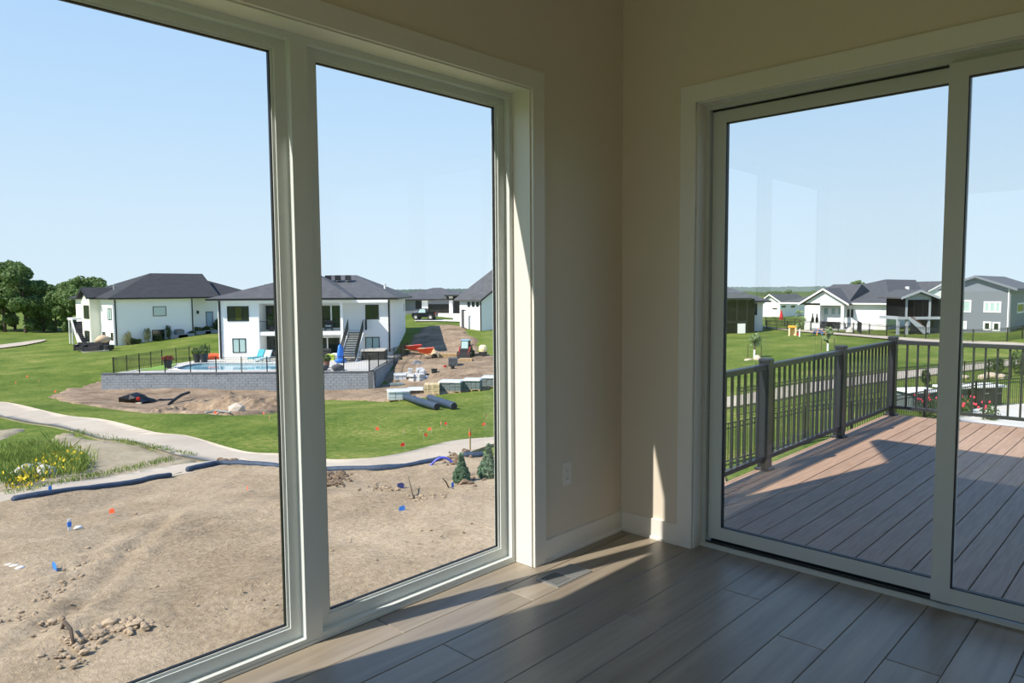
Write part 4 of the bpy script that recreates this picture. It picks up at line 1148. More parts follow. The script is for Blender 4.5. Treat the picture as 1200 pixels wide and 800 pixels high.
for i, (px, py, H, W) in enumerate(woods):
    p = G(px, py)
    if i < 3:
        t = tree_proto('tree', H, W, 20+i, 6500, M_LEAF, .34, .22, tl[i], 'tree', 'woods beyond the lawn', p, .0)
        protoT.append((t, H))
    else:
        t0, H0 = protoT[i % 3]
        t = copy_thing(t0, p, RNG.uniform(0, 6.28), tl[i], (W/11, W/11, H/H0))
# background trees behind the ranch house and the driveway
for i, (px, D, H, lb) in enumerate(((1005, 150, 11.2, 'round green tree rising behind the ranch house roof'), (923, 230, 8.2, 'distant tree above the small garage house'), (985, 170, 9.2, 'tree tip just left of the round tree behind the ranch house'),
                                    (1088, 190, 8.6, 'distant tree behind the raised porch roof'))):
    p = at_depth(px, 345, D); p.z = gz(p.x, p.y)
    zt = at_depth(px, {1005: 327, 923: 339.5, 985: 333, 1088: 331}[px], D).z
    t0, H0 = protoT[i % 3]
    copy_thing(t0, p, i*1.3, lb, (.55, .55, (zt-p.z)/H0))['group'] = 'trees behind the houses'

sap = [((884, 419), (884, 386), 'young staked tree with white trunk guard nearest the deck'), ((937, 394.5), (938, 362), 'young tree beside the toy playhouse'), ((970, 411), (972, 380), 'young staked tree in front of the dome climber')]
for i, (b, t_, lb) in enumerate(sap):
    p = G(*b); H = at_depth(t_[0], t_[1], (p-CAM).dot(FW)).z-p.z
    t = tree_proto('young_tree', H, H*.5, 50+i, 560, M_LEAF2, .10, .045, lb, 'tree', 'young trees on the lawn', p, .3)
    MB().lathe(p+Vector((0, 0, -.1)), [(.09, 0), (.085, H*.32), (.07, H*.33)], 8).build('trunk_guard', M_WTRIM, t)
    if i != 1:
        for s_ in (-1, 1):
            q = p+RTH*s_*.55; MB().tube([(q.x, q.y, q.z-.2), (q.x, q.y, q.z+H*.45)], .03, 6).build('stake', M_BARK, t)
p = G(887.5, 421.5); MB().blob(p+Vector((0,0,.1)), (.35,.3,.28), 5).build('lawn_boulder', mat('pale_rock', (205, 190, 170), .85), label='pale boulder at the foot of the staked young tree', cat='rock', smooth=True)
p = G(877, 421.8); MB().blob(p+Vector((0,0,.03)), (.6,.25,.1), 6).build('flat_stone', MATS['pale_rock'], label='flat pale stone left of the boulder on the lawn', cat='rock', smooth=True)

def shrub(name, px, py, H, W, leaf, lb, cat='shrub', group=None, n=500, size=.09, upright=False, seed=1, conical=False, p=None):
    p = G(px, py) if p is None else p
    t = thing(name, p, lb, cat, group)
    cl = []
    if conical:
        for i in range(9):
            f = i/8; z = H*(.08+.86*f); r = W/2*(.62+.38*math.sin(math.pi*min(1, f*1.6)))*(1-f**2.2)**.7
            cl.append((0, 0, z, max(.04, r), max(.04, r), H*.1))
    else:
        rs = random.Random(seed)
        cl = [(rs.uniform(-.3, .3)*W, rs.uniform(-.3, .3)*W, H*rs.uniform(.4, .6), W*.28, W*.28, H*.42) for _ in range(5)]
    k = MB(Matrix.Translation(p)); k.tube([(0,0,-.15),(0,0,H*.4),(0,0,H*.8)], [.04*W+.01, .03*W+.008, .008], 6); k.build('stem', M_BARK, t)
    if conical:
        c = MB(Matrix.Translation(p)); c.lathe((0,0,0), [(.02, H*.03)]+[(c_[3]*.72, c_[2]*.97) for c_ in cl[:-1]]+[(.01, H*.9)], 10); c.build('inner_foliage', M_NEEDLE, t, smooth=True)
    add_mesh('foliage', leaf_mesh('foliage', cl, n, size, leaf, seed, upright=upright), t)
    return t
for (b, tp, wpx, lb, sd) in (((541, 571), 532, 17, 'small conical evergreen in the bare soil beside the blue pipe', 3), ((573, 566), 521, 22, 'larger conical evergreen at the right edge of the window', 4)):
    p = G(*b); d = (p-CAM).dot(FW)
    shrub('evergreen_shrub', 0, 0, (b[1]-tp)*d/FPX, wpx*1.25*d/FPX, M_NEEDLE, lb, 'shrub', 'evergreen shrubs in the yard', 5200, .06, False, sd, True, p)
gardens = [(147.5,409,1.5,.8,M_TALLG,'clump of pale ornamental grass at the house corner',True),(153,407.5,.7,.6,M_SHRUB,'small dark shrub right of the corner grass clump',False),(159,406.5,.5,.6,M_SHRUB,'low green shrub between two grass clumps',False),
           (171.5,403,1.5,.8,M_TALLG,'clump of pale ornamental grass left of the basement window',True),(183,402,.45,.6,M_SHRUB,'low green shrub under the basement window',False),(195.5,399,1.5,.9,M_SHRUB,'upright dark shrub right of the basement window',True),
           (222.5,391,.5,.7,M_SHRUB,'low shrub by the second downspout',False),(231,385.5,.8,1.2,M_SHRUB,'round shrub left of the side door',False),(238.5,384.5,.8,1.1,M_SHRUB,'round shrub just before the side door',False),(251,385,1.6,.8,M_SHRUB,'tall dark shrub right of the side door',False)]
_fl = Face(KLH, FY); _fs = Face((KLH.x+_fl.uz(226, 350)[0], KLH.y+2.0, 0), FY)
for i, (px, py, H, W, lf, lb, upg) in enumerate(gardens):
    p = (_fs if px > 226 else _fl).pt((_fs if px > 226 else _fl).uz(px, py)[0], 0, W*.85); p.z = gz(p.x, p.y)
    shrub('garden_shrub', px, py, H*1.15, W*1.3, lf, lb, 'plant', 'planting along the white house', 420, .14, upg, 60+i, p=p)
for i, (px, lb) in enumerate(((952.2, 'left of two slim dark arborvitae on the ranch house porch'), (957.2, 'right of two slim dark arborvitae on the ranch house porch'))):
    p = G(px, 386); d = (p-CAM).dot(FW)
    shrub('slim_arborvitae', 0, 0, 9.4*(d-5)/FPX, 3.0*(d-5)/FPX, leaf_mat('dark_needle', (20, 30, 24), (40, 52, 42)), lb, 'shrub', 'slim arborvitae', 500, .1, False, 80+i, True, at_depth(px, 377.5, d-5))

# ------------------------------------------------------------------ distant treeline on the horizon
def treeline(name, R, h0, h1, col, seed, base):
    mb = MB(); n = 1800
    for i in range(n+1):
        a = YAW+math.radians(-60)+math.radians(120)*i/n
        x, y = CAM.x+R*math.cos(a), CAM.y+R*math.sin(a)
        hgt = h0+(h1-h0)*(.5+.5*noise.noise(Vector((a*9, seed, 0))))+1.2*noise.noise(Vector((a*60, seed, 3)))+1.3*noise.noise(Vector((a*330, seed, 3)))+.7*noise.noise(Vector((a*900, seed, 8)))
        mb.v += [(x, y, base), (x, y, base+hgt), (x+60*math.cos(a), y+60*math.sin(a), base+hgt*.9)]
        if i: k = 3*i; mb.f += [(k-3, k, k+1, k-2), (k-2, k+1, k+2, k-1)]
    return mb.build(name, col, kind='structure', org=(0, 0, 0))
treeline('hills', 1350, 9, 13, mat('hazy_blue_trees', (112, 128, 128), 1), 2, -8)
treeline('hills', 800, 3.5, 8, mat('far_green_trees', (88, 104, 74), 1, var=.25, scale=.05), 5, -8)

# ------------------------------------------------------------------ pool terrace
M_BLOCK = mat('grey_wall_block', (136, 142, 148), .9, var=.12, scale=2.0, bump=.4, bscale=14)
M_CAP = mat('dark_cap_block', (92, 96, 100), .9, var=.1, scale=2)
M_PATIO = mat('patio_concrete', (196, 194, 186), .85, var=.08, scale=1.2)
WRB = on_plane(478, 413.5, (0, 0, ZP), (0, 0, 1)); PFL = wall_f.pt(.3, ZP, -.4); PFR = wall_f.pt((WR-WL).to_2d().length-.4, ZP, -.4)
PBL = on_plane(247, 419.5, (0, 0, ZP), (0, 0, 1)); pbk = fm_.pt(uE+.3, ZP, -BK-1); pbl = fm_.pt(-.5, ZP, -3)
tw = thing('block_retaining_wall', WL, 'long grey concrete block retaining wall below the pool terrace', 'wall')
def block_wall(part, a, b, z0, z1, th, batter=.12, seed=1, kindstuff=True):
    f = Face(a, (Vector(b)-Vector(a)).to_2d()); L = (Vector(b)-Vector(a)).to_2d().length
    mb = MB(); rs = random.Random(seed); nC = max(1, round((z1-z0)/.2)); ch = (z1-z0)/nC
    for c in range(nC):
        u = -.225 if c % 2 else 0.0
        off = -batter*c/nC
        while u < L:
            u0, u1 = max(0, u)+.008, min(L, u+.45)-.008
            if u1 > u0+.03:
                o = off+rs.uniform(-.008, .012)
                f.box(mb, u0, u1, z0+c*ch+.006, z0+(c+1)*ch-.006, o-th, o)
            u += .45
    w = mb.build(part, M_BLOCK, tw, kind='stuff')
    bk = MB(); f.box(bk, 0, L, z0, z1-.01, -th-.1-batter, -batter-.03); bk.build('wall_core', M_CAP, tw)
    cp = MB(); u = 0
    while u < L:
        f.box(cp, u+.008, min(L, u+.6)-.008, z1, z1+.09, -batter-.38, -batter+.05); u += .6
    cp.build('cap_blocks', M_CAP, tw, kind='stuff')
zb0 = min(gz(*(WL.lerp(WR, t)).to_2d()) for t in (0, .25, .5, .75, 1))-.15
block_wall('front_blocks', WL, WR, zb0, ZP, .3)
block_wall('side_blocks', Vector((WR.x, WR.y, 0))-wall_f.n*.0, Vector((WRB.x, WRB.y, 0)), zb0, ZP, .3, seed=2)
outer = [PFL, PFR, WRB, pbk, pbl, PBL]
pool_px = [(203, 433.5), (216, 428), (236, 425.2), (290, 425), (345, 425.5), (372, 428), (352, 432.8), (290, 433.8), (240, 434)]
pool = [on_plane(x, y, (0, 0, ZP), (0, 0, 1)) for x, y in pool_px]
pool = [Vector((x, y, ZP)) for x, y in smooth_poly([(p.x, p.y) for p in pool], 2)]
allp = outer+pool
tri = tessellate_polygon([outer, pool])
mb = MB(); mb.v = [tuple(p) for p in allp]; mb.f = [tuple(t) for t in tri]
n0 = len(mb.v); nO, nP = len(outer), len(pool)
mb.v += [(p.x, p.y, ZP-.5) for p in outer]; mb.f += [(i, n0+i, n0+(i+1) % nO, (i+1) % nO) for i in range(nO)]
n1 = len(mb.v)
mb.v += [(p.x, p.y, ZP-1.3) for p in pool]; mb.f += [(nO+i, nO+(i+1) % nP, n1+(i+1) % nP, n1+i) for i in range(nP)]
mb.f.append(tuple(n1+i for i in range(nP)))
mb.build('pool_terrace', M_PATIO, kind='structure')
pw = MB(); pw.v = [(p.x, p.y, ZP-.12) for p in pool]; pw.f = [tuple(range(nP))]
pl_ = thing('swimming_pool', sum(pool, Vector())/nP, 'light blue swimming pool set in the terrace behind the block wall', 'pool')
pw.build('water', mat('pool_water', (120, 176, 196), .08, spec=.6), pl_)
cp = MB(); cc = sum(pool, Vector())/nP
for i in range(nP):
    a, b = pool[i], pool[(i+1) % nP]
    a2, b2 = a+(a-cc).normalized()*.32, b+(b-cc).normalized()*.32
    cp.hexa([a+Vector((0,0,-.1)), a2+Vector((0,0,-.1)), b2+Vector((0,0,-.1)), b+Vector((0,0,-.1)), a+Vector((0,0,.05)), a2+Vector((0,0,.05)), b2+Vector((0,0,.05)), b+Vector((0,0,.05))])
cp.build('coping', mat('white_coping', (224, 224, 218), .7), pl_)
MB().prism([tuple(on_plane(x, y, (0, 0, ZP), (0, 0, 1)).to_2d()) for x, y in ((160, 434.5), (194, 433.5), (208, 426.8), (186, 429))], ZP+.01, ZP+.05).build('turf_strip', mat('green_turf', (120, 160, 70), .95, var=.2, scale=9), label='bright green turf strip at the left end of the pool', cat='turf')

def fence(name, pts, H, lb, spacing, picket, group='black metal fences', cat='fence', base=None, pw_=.06, rw=.03, pk=.016):
    """pts: world points at the foot of the fence"""
    r = thing(name, pts[0], lb, cat, group)
    pk_mb = MB()
    first = True
    for a, b in zip(pts[:-1], pts[1:]):
        a = Vector(a); b = Vector(b); L = (b-a).length; n = max(1, round(L/spacing))
        for k in range(0 if first else 1, n+1):
            p = a.lerp(b, k/n)
            MB().box(p.x-pw_/2, p.x+pw_/2, p.y-pw_/2, p.y+pw_/2, p.z-.3, p.z+H+.05).build('post', M_BLACK, r)
        first = False
        for k in range(n):
            p, q = a.lerp(b, k/n), a.lerp(b, (k+1)/n)
            rl = MB()
            for z in (.1, H-.16, H-.02): rl.bar(p+Vector((0,0,z)), q+Vector((0,0,z)), rw, rw)
            rl.build('rails', M_BLACK, r)
        if picket:
            n = int(L/picket)
            for k in range(1, n):
                p = a.lerp(b, k/n); pk_mb.box(p.x-pk/2, p.x+pk/2, p.y-pk/2, p.y+pk/2, p.z+.08, p.z+H)
    if picket and pk_mb.v: pk_mb.build('pickets', M_BLACK, r, kind='stuff')
    return r
def on_terrace(px, py): return on_plane(px, py, (0, 0, ZP), (0, 0, 1))
fl_ = wall_f.pt(.8, ZP+.09, -.45); fr_ = wall_f.pt((WR-WL).to_2d().length-.5, ZP+.09, -.45)
fence('pool_fence', [fl_, fr_], 1.15, 'black pool fence standing on the front block wall', 2.05, .1, pk=.01, rw=.02)
lb_ = G(246, 413.5); lm = G(190, 425)
fence('pool_fence', [fl_+Vector((0,.1,0)), on_terrace(190, 425.5), on_terrace(222, 420.5), on_terrace(246, 418.5)], 1.15, 'black pool fence running back along the left side of the terrace', 2.0, .1, pk=.01, rw=.02)
fence('pool_fence', [fr_+Vector((.1,.1,0)), on_terrace(470, 419), on_terrace(478, 414.5)], 1.15, 'black pool fence along the right side of the terrace', 2.6, .12, pk=.01, rw=.02)
# fences on the lawn beyond the deck
def ground_line(pix): return [G(*p) for p in pix]
fence('garden_fence', ground_line([(864,489),(946,474.5),(1042,460),(1099,454),(1210,440)]), 1.2, 'black picket fence along the trail beyond the deck', 2.6, .12, pk=.016)
fence('garden_fence', ground_line([(838,548),(943,519),(1048,503),(1143,481),(1215,474)]), 1.2, 'nearest black picket fence on the grass just below the deck', 2.4, .12, pk=.018)
fence('garden_fence', ground_line([(898,386),(950,388),(1000,391.5),(1060,396.5),(1140,402),(1180,400),(1215,394)]), 1.25, 'long black fence in front of the ranch house and grey house', 2.5, .14, pk=.02, pw_=.09, rw=.04)
fence('garden_fence', ground_line([(1009,391),(1005,388.5)]), 1.25, 'short black fence returning towards the ranch house porch', 2.5, .14, pk=.02, pw_=.09, rw=.04)
fence('garden_fence', ground_line([(897,381),(944,383.5)]), 1.2, 'black fence in front of the small garage house', 2.5, .14, pk=.02, pw_=.09, rw=.04)

# ------------------------------------------------------------------ yard: filter socks, flags, weeds, clods
M_SOCK = mat('black_filter_sock', (50, 66, 86), .7, var=.25, scale=4, bump=.5, bscale=12)
def sock(pix, lb, r=.115):
    P = [G(*p, lift=.2) for p in pix]
    for _ in range(2):
        Q = [P[0]]
        for a, b in zip(P[:-1], P[1:]): Q += [a.lerp(b, .25), a.lerp(b, .75)]
        P = Q+[P[-1]]
    P = [Vector((p.x, p.y, gz(p.x, p.y)+.17+.02*noise.noise(p*2))) for p in P]
    rr_ = [r*(.55 if i in (0, len(P)-1) else .85+.3*noise.noise(p*1.5)) for i, p in enumerate(P)]
    MB().tube(P, rr_, 10).build('filter_sock', M_SOCK, label=lb, cat='erosion sock', group='filter socks along the trail', smooth=True)
sock([(14,594),(60,586),(110,579),(160,571),(201,563)], 'black filter sock along the trail spur, leftmost of the four')
sock([(219,557),(240,552),(258,548),(280,549),(318,551),(352,556)], 'black filter sock bending at the trail junction, left of the mullion')
sock([(356,557),(400,556),(450,556.5),(490,550),(518,544)], 'longest black filter sock beside the trail, right of the mullion')
sock([(543,539.5),(560,539),(566,538)], 'short blue-black filter sock end between the two evergreens')
def flag(px, py, col, lb, grp, h=.26, s=.13):
    p = G(px, py, .0 if 'lawn' in grp else .12); t = thing('marker_flag', p, lb, 'flag', grp)
    MB().tube([p, p+Vector((0,0,h))], .006, 4).build('wire', M_FOUND, t)
    a = p+Vector((0,0,h-.02)); d = (RTH*math.cos(px)+FWH*math.sin(px)*.5)*s
    q = MB(); q.v = [tuple(a), tuple(a+d*.5+Vector((0,0,.012))), tuple(a+d+Vector((0,0,-.02))), tuple(a+d+Vector((0,0,-.02-s*.8))), tuple(a+d*.5+Vector((0,0,.012-s*.8))), tuple(a+Vector((0,0,-s*.8)))]
    q.f = [(0,1,4,5),(1,2,3,4)]
    q.build('flag_cloth', col, t)
M_FO = mat('flag_orange', (250, 96, 52), .7); M_FB = mat('flag_blue', (60, 130, 225), .7); M_FR = mat('flag_red', (190, 30, 26), .7); M_FN = mat('flag_navy', (36, 44, 96), .7)
for px, py in ((377,500.5),(440,505.5),(491.5,505),(505.5,506),(497,513),(517,499),(570,489.5),(569,500),(46,447),(18,449),(66,460),(31,442),(310,487),(316,491.5),(251,486)):
    flag(px, py+1.5, M_FO, 'small orange marker flag standing in the lawn', 'orange flags on the lawn', s=.15)
for px, py in ((473,509),(524,501),(474.5,527)): flag(px, py, M_FR, 'small dark red marker flag in the lawn left of the trail bend', 'red flags on the lawn', s=.14)
flag(135, 611, M_FO, 'orange marker flag in the bare soil below the trail spur', 'orange flags in the soil', .2, .13)
flag(291, 583, M_FO, 'orange marker flag in the bare soil left of the mullion', 'orange flags in the soil', .2, .13)
for px, py, lb in ((62,674,'blue marker tag lying in the soil at the lower left'), (529,577,'blue marker flag near the small evergreen'), (475,605,'blue marker flag in the middle of the soil right of the mullion'), (61,579,'tiny blue marker flag on the trail spur')):
    flag(px, py, M_FB, lb, 'blue flags in the soil', .14, .16)
flag(474, 578, M_FN, 'dark navy flag scrap in the soil below the long sock', 'blue flags in the soil', .16, .2)
p = G(82, 629, .12)
t = thing('survey_stake', p, 'short white survey stake with blue ribbon in the soil', 'stake')
MB().box(p.x-.03, p.x+.03, p.y-.012, p.y+.012, p.z-.05, p.z+.26).build('stake_wood', M_WTRIM, t); MB().box(p.x-.036, p.x+.036, p.y-.018, p.y+.018, p.z+.1, p.z+.2).build('ribbon', M_FB, t)
p = G(92, 626, .12); MB().blob(p+Vector((0,0,.03)), (.08,.06,.035), 3).build('paper_scrap', M_WTRIM, label='white scrap of paper beside the survey stake', cat='litter', smooth=True)
for i, (px, py) in enumerate(((10,671),(17,672),(24,674))):
    p = G(px, py, .12); MB().blob(p+Vector((0,0,.02)), (.08,.045,.025), 10+i).build('paper_scrap', M_WTRIM, label='white scrap of paper near the left edge of the soil', cat='litter', group='paper scraps at the left edge', smooth=True)
p = G(551, 531, .1)
t = thing('survey_lath', p, 'tall wooden survey lath with orange ribbon beside the trail', 'stake')
MB().box(p.x-.025, p.x+.025, p.y-.01, p.y+.01, p.z-.1, p.z+.72).build('lath', mat('raw_lath', (188, 158, 110), .8), t); MB().box(p.x-.035, p.x+.035, p.y-.02, p.y+.02, p.z+.48, p.z+.6).build('ribbon', M_FO, t)
# blue pipe arc
A, B = G(503, 551, .1), G(533, 548, .1); H = at_depth(518, 537, (A-CAM).dot(FW)).z-A.z
MB().tube([A.lerp(B, k/14)+Vector((0,0,H*math.sin(math.pi*k/14))) for k in range(15)], .035, 8).build('blue_pipe', mat('blue_pipe', (78, 84, 190), .4), label='blue plastic pipe arching out of the soil by the small evergreen', cat='pipe', smooth=True)
# clods, roots and stones of the soil
M_CLOD = mat('soil_clod', (158, 140, 116), .95, var=.3, scale=5, bump=.5)
M_CLODD = mat('dark_soil_clod', (118, 100, 80), .95, var=.3, scale=5, bump=.5)
def clods(spots, n, r0, r1, mt, lb, seed, spread):
    rs = random.Random(seed); mb = MB()
    for k in range(n):
        px, py = rs.choice(spots); px += rs.gauss(0, spread[0]); py += rs.gauss(0, spread[1])
        p = G(px, py, .12); r = rs.uniform(r0, r1)*(1 if rs.random() < .85 else 1.7)
        mb.blob(p+Vector((0,0,r*.35)), (r*rs.uniform(.8,1.4), r*rs.uniform(.8,1.4), r*.75), k, .35, 1)
    return mb.build('soil_clods', mt, label=lb, cat='soil clods', kind='stuff')
clods([(85+8*k, 762-2.2*k) for k in range(11)], 120, .02, .06, M_CLOD, 'row of broken soil clods along the rut at lower left', 1, (7, 4))
clods([(70,775),(60,785),(95,770),(45,740),(30,730),(50,700),(75,690),(100,670),(60,715),(120,655)], 170, .012, .035, M_CLOD, 'scattered soil clods beside the wheel rut', 2, (16, 7))
clods([(395,568),(400,563),(385,570)], 90, .03, .08, M_CLODD, 'heap of dark clods beside the long filter sock', 3, (6, 3.5))
clods([(440,577),(455,575),(470,577),(490,590),(515,588),(480,590),(500,592)], 80, .015, .05, M_CLOD, 'line of soil clods across the middle of the yard', 4, (9, 2.5))
clods([(535,541),(548,536),(526,546),(546,570),(556,566)], 90, .03, .08, M_CLODD, 'mound of dark clods round the evergreens', 5, (6, 3))
clods([(268,546),(262,546),(273,546)], 25, .05, .11, M_CLODD, 'dark clods on the sock at the trail junction', 6, (3, 1))
clods([(200+30*k, 640+20*k) for k in range(5)]+[(300,640),(250,700),(150,620),(420,640),(520,620),(560,610),(480,660),(440,680)], 240, .008, .024, M_CLOD, 'loose small stones and crumbs over the graded soil', 7, (45, 22))
P = [G(71, 752, .12), G(77, 754, .3), G(84, 761, .28), G(87, 768, .14)]
MB().tube(P, [.02, .028, .025, .018], 7).build('dry_root', M_BARK, label='dark curved root sticking out of the clods', cat='root', smooth=True)
for (a, b, c) in (((479,580),(482,586),(485,591)), ((519,582),(523,579),(526,577))):
    MB().tube([G(a[0], a[1], .45), G(b[0], b[1], .3), G(c[0], c[1], .12)], [.01, .016, .02], 6).build('dry_twig', M_BARK, label='dark twig poking out of the clods in the yard' if a[0] < 500 else 'dark twig nearest the small evergreen', cat='twig', smooth=True)
# wild flower patch in the drainage bank
def patch(name, spots, n, size, mt, lb, seed, spread, zr, w=.12):
    rs = np.random.RandomState(seed); V = []
    for k in range(n):
        s = spots[rs.randint(len(spots))]
        p = G(s[0]+rs.normal()*spread[0], s[1]+rs.normal()*spread[1], .05)
        h = size*rs.uniform(.5, 1.2); a = rs.uniform(0, 6.28); d = Vector((math.cos(a), math.sin(a), 0))*h*w; l = Vector((rs.normal()*.35, rs.normal()*.35, 0))*h
        b = p+Vector((0, 0, zr[0]*rs.uniform(0, 1)))
        V += [b-d*.5, b+d*.5, b+l*.5+d*.6+Vector((0,0,h*.6)), b+l+Vector((0,0,h))]
    mb = MB(); mb.v = [tuple(v) for v in V]; mb.f = [(4*i, 4*i+1, 4*i+2, 4*i+3) for i in range(n)]
    return mb.build(name, mt, label=lb, cat='weeds', kind='stuff')
M_WEED = leaf_mat('weed_blade', (96, 116, 50), (146, 164, 84)); M_YEL = mat('yellow_flower', (226, 196, 40), .7)
wd = [(8,545),(20,540),(30,548),(45,540),(60,535),(70,545),(80,550),(50,555),(30,560),(10,563),(62,552),(90,548)]
patch('wild_grass', wd, 5200, .42, M_WEED, 'tall green weeds in the drainage bank at the left', 1, (9, 5), (.1, 0), .07)
patch('yellow_flowers', [(60,552),(72,550),(85,545),(75,556),(52,560),(34,572),(88,552),(25,577)], 420, .075, M_YEL, 'yellow wild flowers among the weeds in the bank', 2, (8, 3.5), (.5, 0), .9)
patch('grass_fringe', [(90+5*k, 508+1.05*k*1.0) for k in range(28)]+[(10+7*k, 583-1.55*k) for k in range(28)], 1500, .16, M_WEED, 'fringe of grass along the edges of the two trails', 3, (4, 1.0), (.0, 0))
for i, (px, py) in enumerate(((22,566),(30,562),(45,558),(52,562))): MB().blob(G(px, py, .1)+Vector((0,0,.12)), (.3,.26,.22), 30+i, .3).build('drain_rock', mat('limestone', (190, 188, 180), .9, var=.1), label=['pale rock at the left end among the weeds', 'second pale rock among the weeds', 'third pale rock among the weeds by the flowers', 'rightmost pale rock among the weeds by the flowers'][i], cat='rock', group='rocks in the drainage bank', smooth=True)
for k, (px, py) in enumerate(((93,544),(80,551))):
    a = G(px-5, py+2, .1); b = G(px+6, py-2, .1); MB().tube([a, b], [.09, .07], 8).build('driftwood', M_BARK, label='dark log at the right end of the weed patch' if k == 0 else 'dark log under the yellow flowers', cat='log', smooth=True)

# ------------------------------------------------------------------ soil heap, tarps and pipes before the block wall
def heap(name, px0, px1, py, hgt, mt, lb, seed, depth=1.5, cat='soil heap'):
    A, B = G(px0, py), G(px1, py); L = (B-A).length; U = (B-A).normalized(); N = Vector((-U.y, U.x, 0))
    nu, nv = 46, 18; mb = MB()
    for i in range(nu+1):
        for j in range(nv+1):
            u, v_ = i/nu, j/nv*2-1
            p = A+U*(L*u)+N*(v_*depth)
            e = max(0, math.sin(math.pi*u))**.6*max(0, 1-v_*v_)**.8
            n_ = noise.fractal(Vector((p.x*.8+seed, p.y*.8, 0)), 1, 2, 3); n2 = noise.noise(Vector((p.x*3.4, p.y*3.4, seed)))
            mb.v.append((p.x, p.y, gz(p.x, p.y)-.05+max(0, e*(hgt*(.75+.45*n_)+.26*n2))))
    mb.f = [(i*(nv+1)+j, (i+1)*(nv+1)+j, (i+1)*(nv+1)+j+1, i*(nv+1)+j+1) for i in range(nu) for j in range(nv)]
    return mb.build(name, mt, label=lb, cat=cat, org=tuple(A))
heap('soil_heap', 208, 345, 481, 1.25, M_DIRT2, 'long heap of dug soil in front of the block wall', 3, 1.7)
heap('soil_heap', 165, 228, 483.5, .5, M_DIRT2, 'low ridge of soil left of the long heap', 8, 1.0)
M_TARP = mat('black_plastic', (20, 21, 24), .45, bump=.4, bscale=4)
MB().blob(G(161, 474)+Vector((0,0,.25)), (1.0,.7,.5), 4, .5).build('plastic_heap', M_TARP, label='black crumpled plastic heap on the soil before the wall', cat='plastic', smooth=False)
MB().blob(G(188, 472)+Vector((0,0,.12)), (.9,.3,.16), 6, .4).build('plastic_sheet', M_TARP, label='flat black plastic between the heap and the soil', cat='plastic')
MB().tube([G(196,477,.1), G(205,474,.35), G(213,472,.55), G(222,469.5,.6)], .1, 8).build('drain_pipe', M_TARP, label='black drain pipe leaning on the soil heap', cat='pipe', smooth=True)
MB().blob(G(278, 484)+Vector((0,0,.25)), (.55,.3,.32), 9, .3, 1).build('pale_slab', mat('pale_rock', (205, 190, 170), .85), label='pale stone at the foot of the soil heap', cat='rock')
MB().tube([G(241,487,.15), G(255,485.5,.2), G(270,486.5,.15)], .05, 6).build('grey_hose', M_FOUND, label='grey hose lying along the foot of the soil heap', cat='hose', smooth=True)
p = G(162.5, 476, .5); MB().blob(p, (.14,.1,.14), 2, .1, 1).build('red_tag', M_FR, label='red tag on the black plastic heap', cat='tag')
for (a, b, lb) in (((473,468),(512,480.5), 'left black corrugated drain pipe on the lawn'), ((503,469.5),(532,480), 'right black corrugated drain pipe on the lawn')):
    A, B = G(*a, lift=.2), G(*b, lift=.2); t = thing('corrugated_pipe', A, lb, 'pipe', 'drain pipes on the lawn')
    n = 40; MB().tube([A.lerp(B, k/n) for k in range(n+1)], [.205 if k % 2 else .18 for k in range(n+1)], 12).build('pipe_wall', M_SOCK, t, smooth=True)
    d = (B-A).normalized(); MB().tube([B-d*.05, B+d*.012], .15, 12).build('pipe_bore', M_GASK, t)

# ------------------------------------------------------------------ building materials
M_WOODP = mat('pallet_wood', (178, 150, 110), .85, var=.2, scale=5)
M_WRAP = mat('plastic_wrap', (206, 212, 216), .25, var=.1, scale=3, bump=.5, bscale=6)
M_GBLK = mat('green_grey_block', (110, 122, 122), .85, var=.12, scale=4)
def pallet_stack(px, py, wpx, hpx, mt, lb, rows=4, cols=4, wrap=False, rz=0.0, dep=1.1, gap=.02):
    """blocks on a pallet; size from its span in the photograph"""
    p = G(px, py); d = (p-CAM).dot(FW); W = wpx*d/FPX; H = max(.25, hpx*d/FPX*.92)
    a = math.atan2(RTH.y, RTH.x)+rz
    t = thing('block_pallet', p, lb, 'pallet', 'pallets of building blocks', a)
    Mx = Matrix.Translation(p) @ Matrix.Rotation(a, 4, 'Z')
    q = MB(Mx)
    for k in range(3): q.box(-W/2+k*(W-.1)/2, -W/2+k*(W-.1)/2+.1, -dep/2, dep/2, -.1, .09)
    for k in range(5): q.box(-W/2, W/2, -dep/2+k*(dep-.12)/4, -dep/2+k*(dep-.12)/4+.12, .09, .115)
    q.build('pallet_base', M_WOODP, t)
    rs = random.Random(int(px*7+py)); z0 = .115; ch = (H-.115)/rows; cw = W/cols
    for r in range(rows):
        for c in range(cols):
            for e in range(2):
                b = MB(Mx); j = rs.uniform(-.015, .015)
                b.box(-W/2+c*cw+gap/2, -W/2+(c+1)*cw-gap/2, -dep/2+e*dep/2+gap/2+j, -dep/2+(e+1)*dep/2-gap/2+j, z0+r*ch+.004, z0+(r+1)*ch-.006)
                b.build('block', mt, t)
    if wrap:
        w = MB(Mx); w.bbox(-W/2-.03, W/2+.03, -dep/2-.04, dep/2+.04, H-.06, H+.05, .05); w.build('wrap_cover', M_WRAP, t)
    return t
pallet_stack(467, 469, 25, 13, M_WRAP, 'front left wrapped pallet of pale blocks by the black pipes', 3, 3, True, .25)
pallet_stack(487, 463.5, 18, 9, mat('mixed_block', (96, 86, 80), .9, var=.4, scale=6), 'pallet of dark blocks right of the front wrapped pallet', 3, 4, True, .1)
pallet_stack(506.5, 462, 18, 14, mat('tan_block', (196, 178, 140), .85, var=.3, scale=5), 'pallet of tan blocks in the middle of the front row', 4, 3, False, .05)
pallet_stack(529, 459, 26, 14, M_GBLK, 'grey-green wrapped block pallet, leftmost of the three at the right', 4, 4, True, -.15)
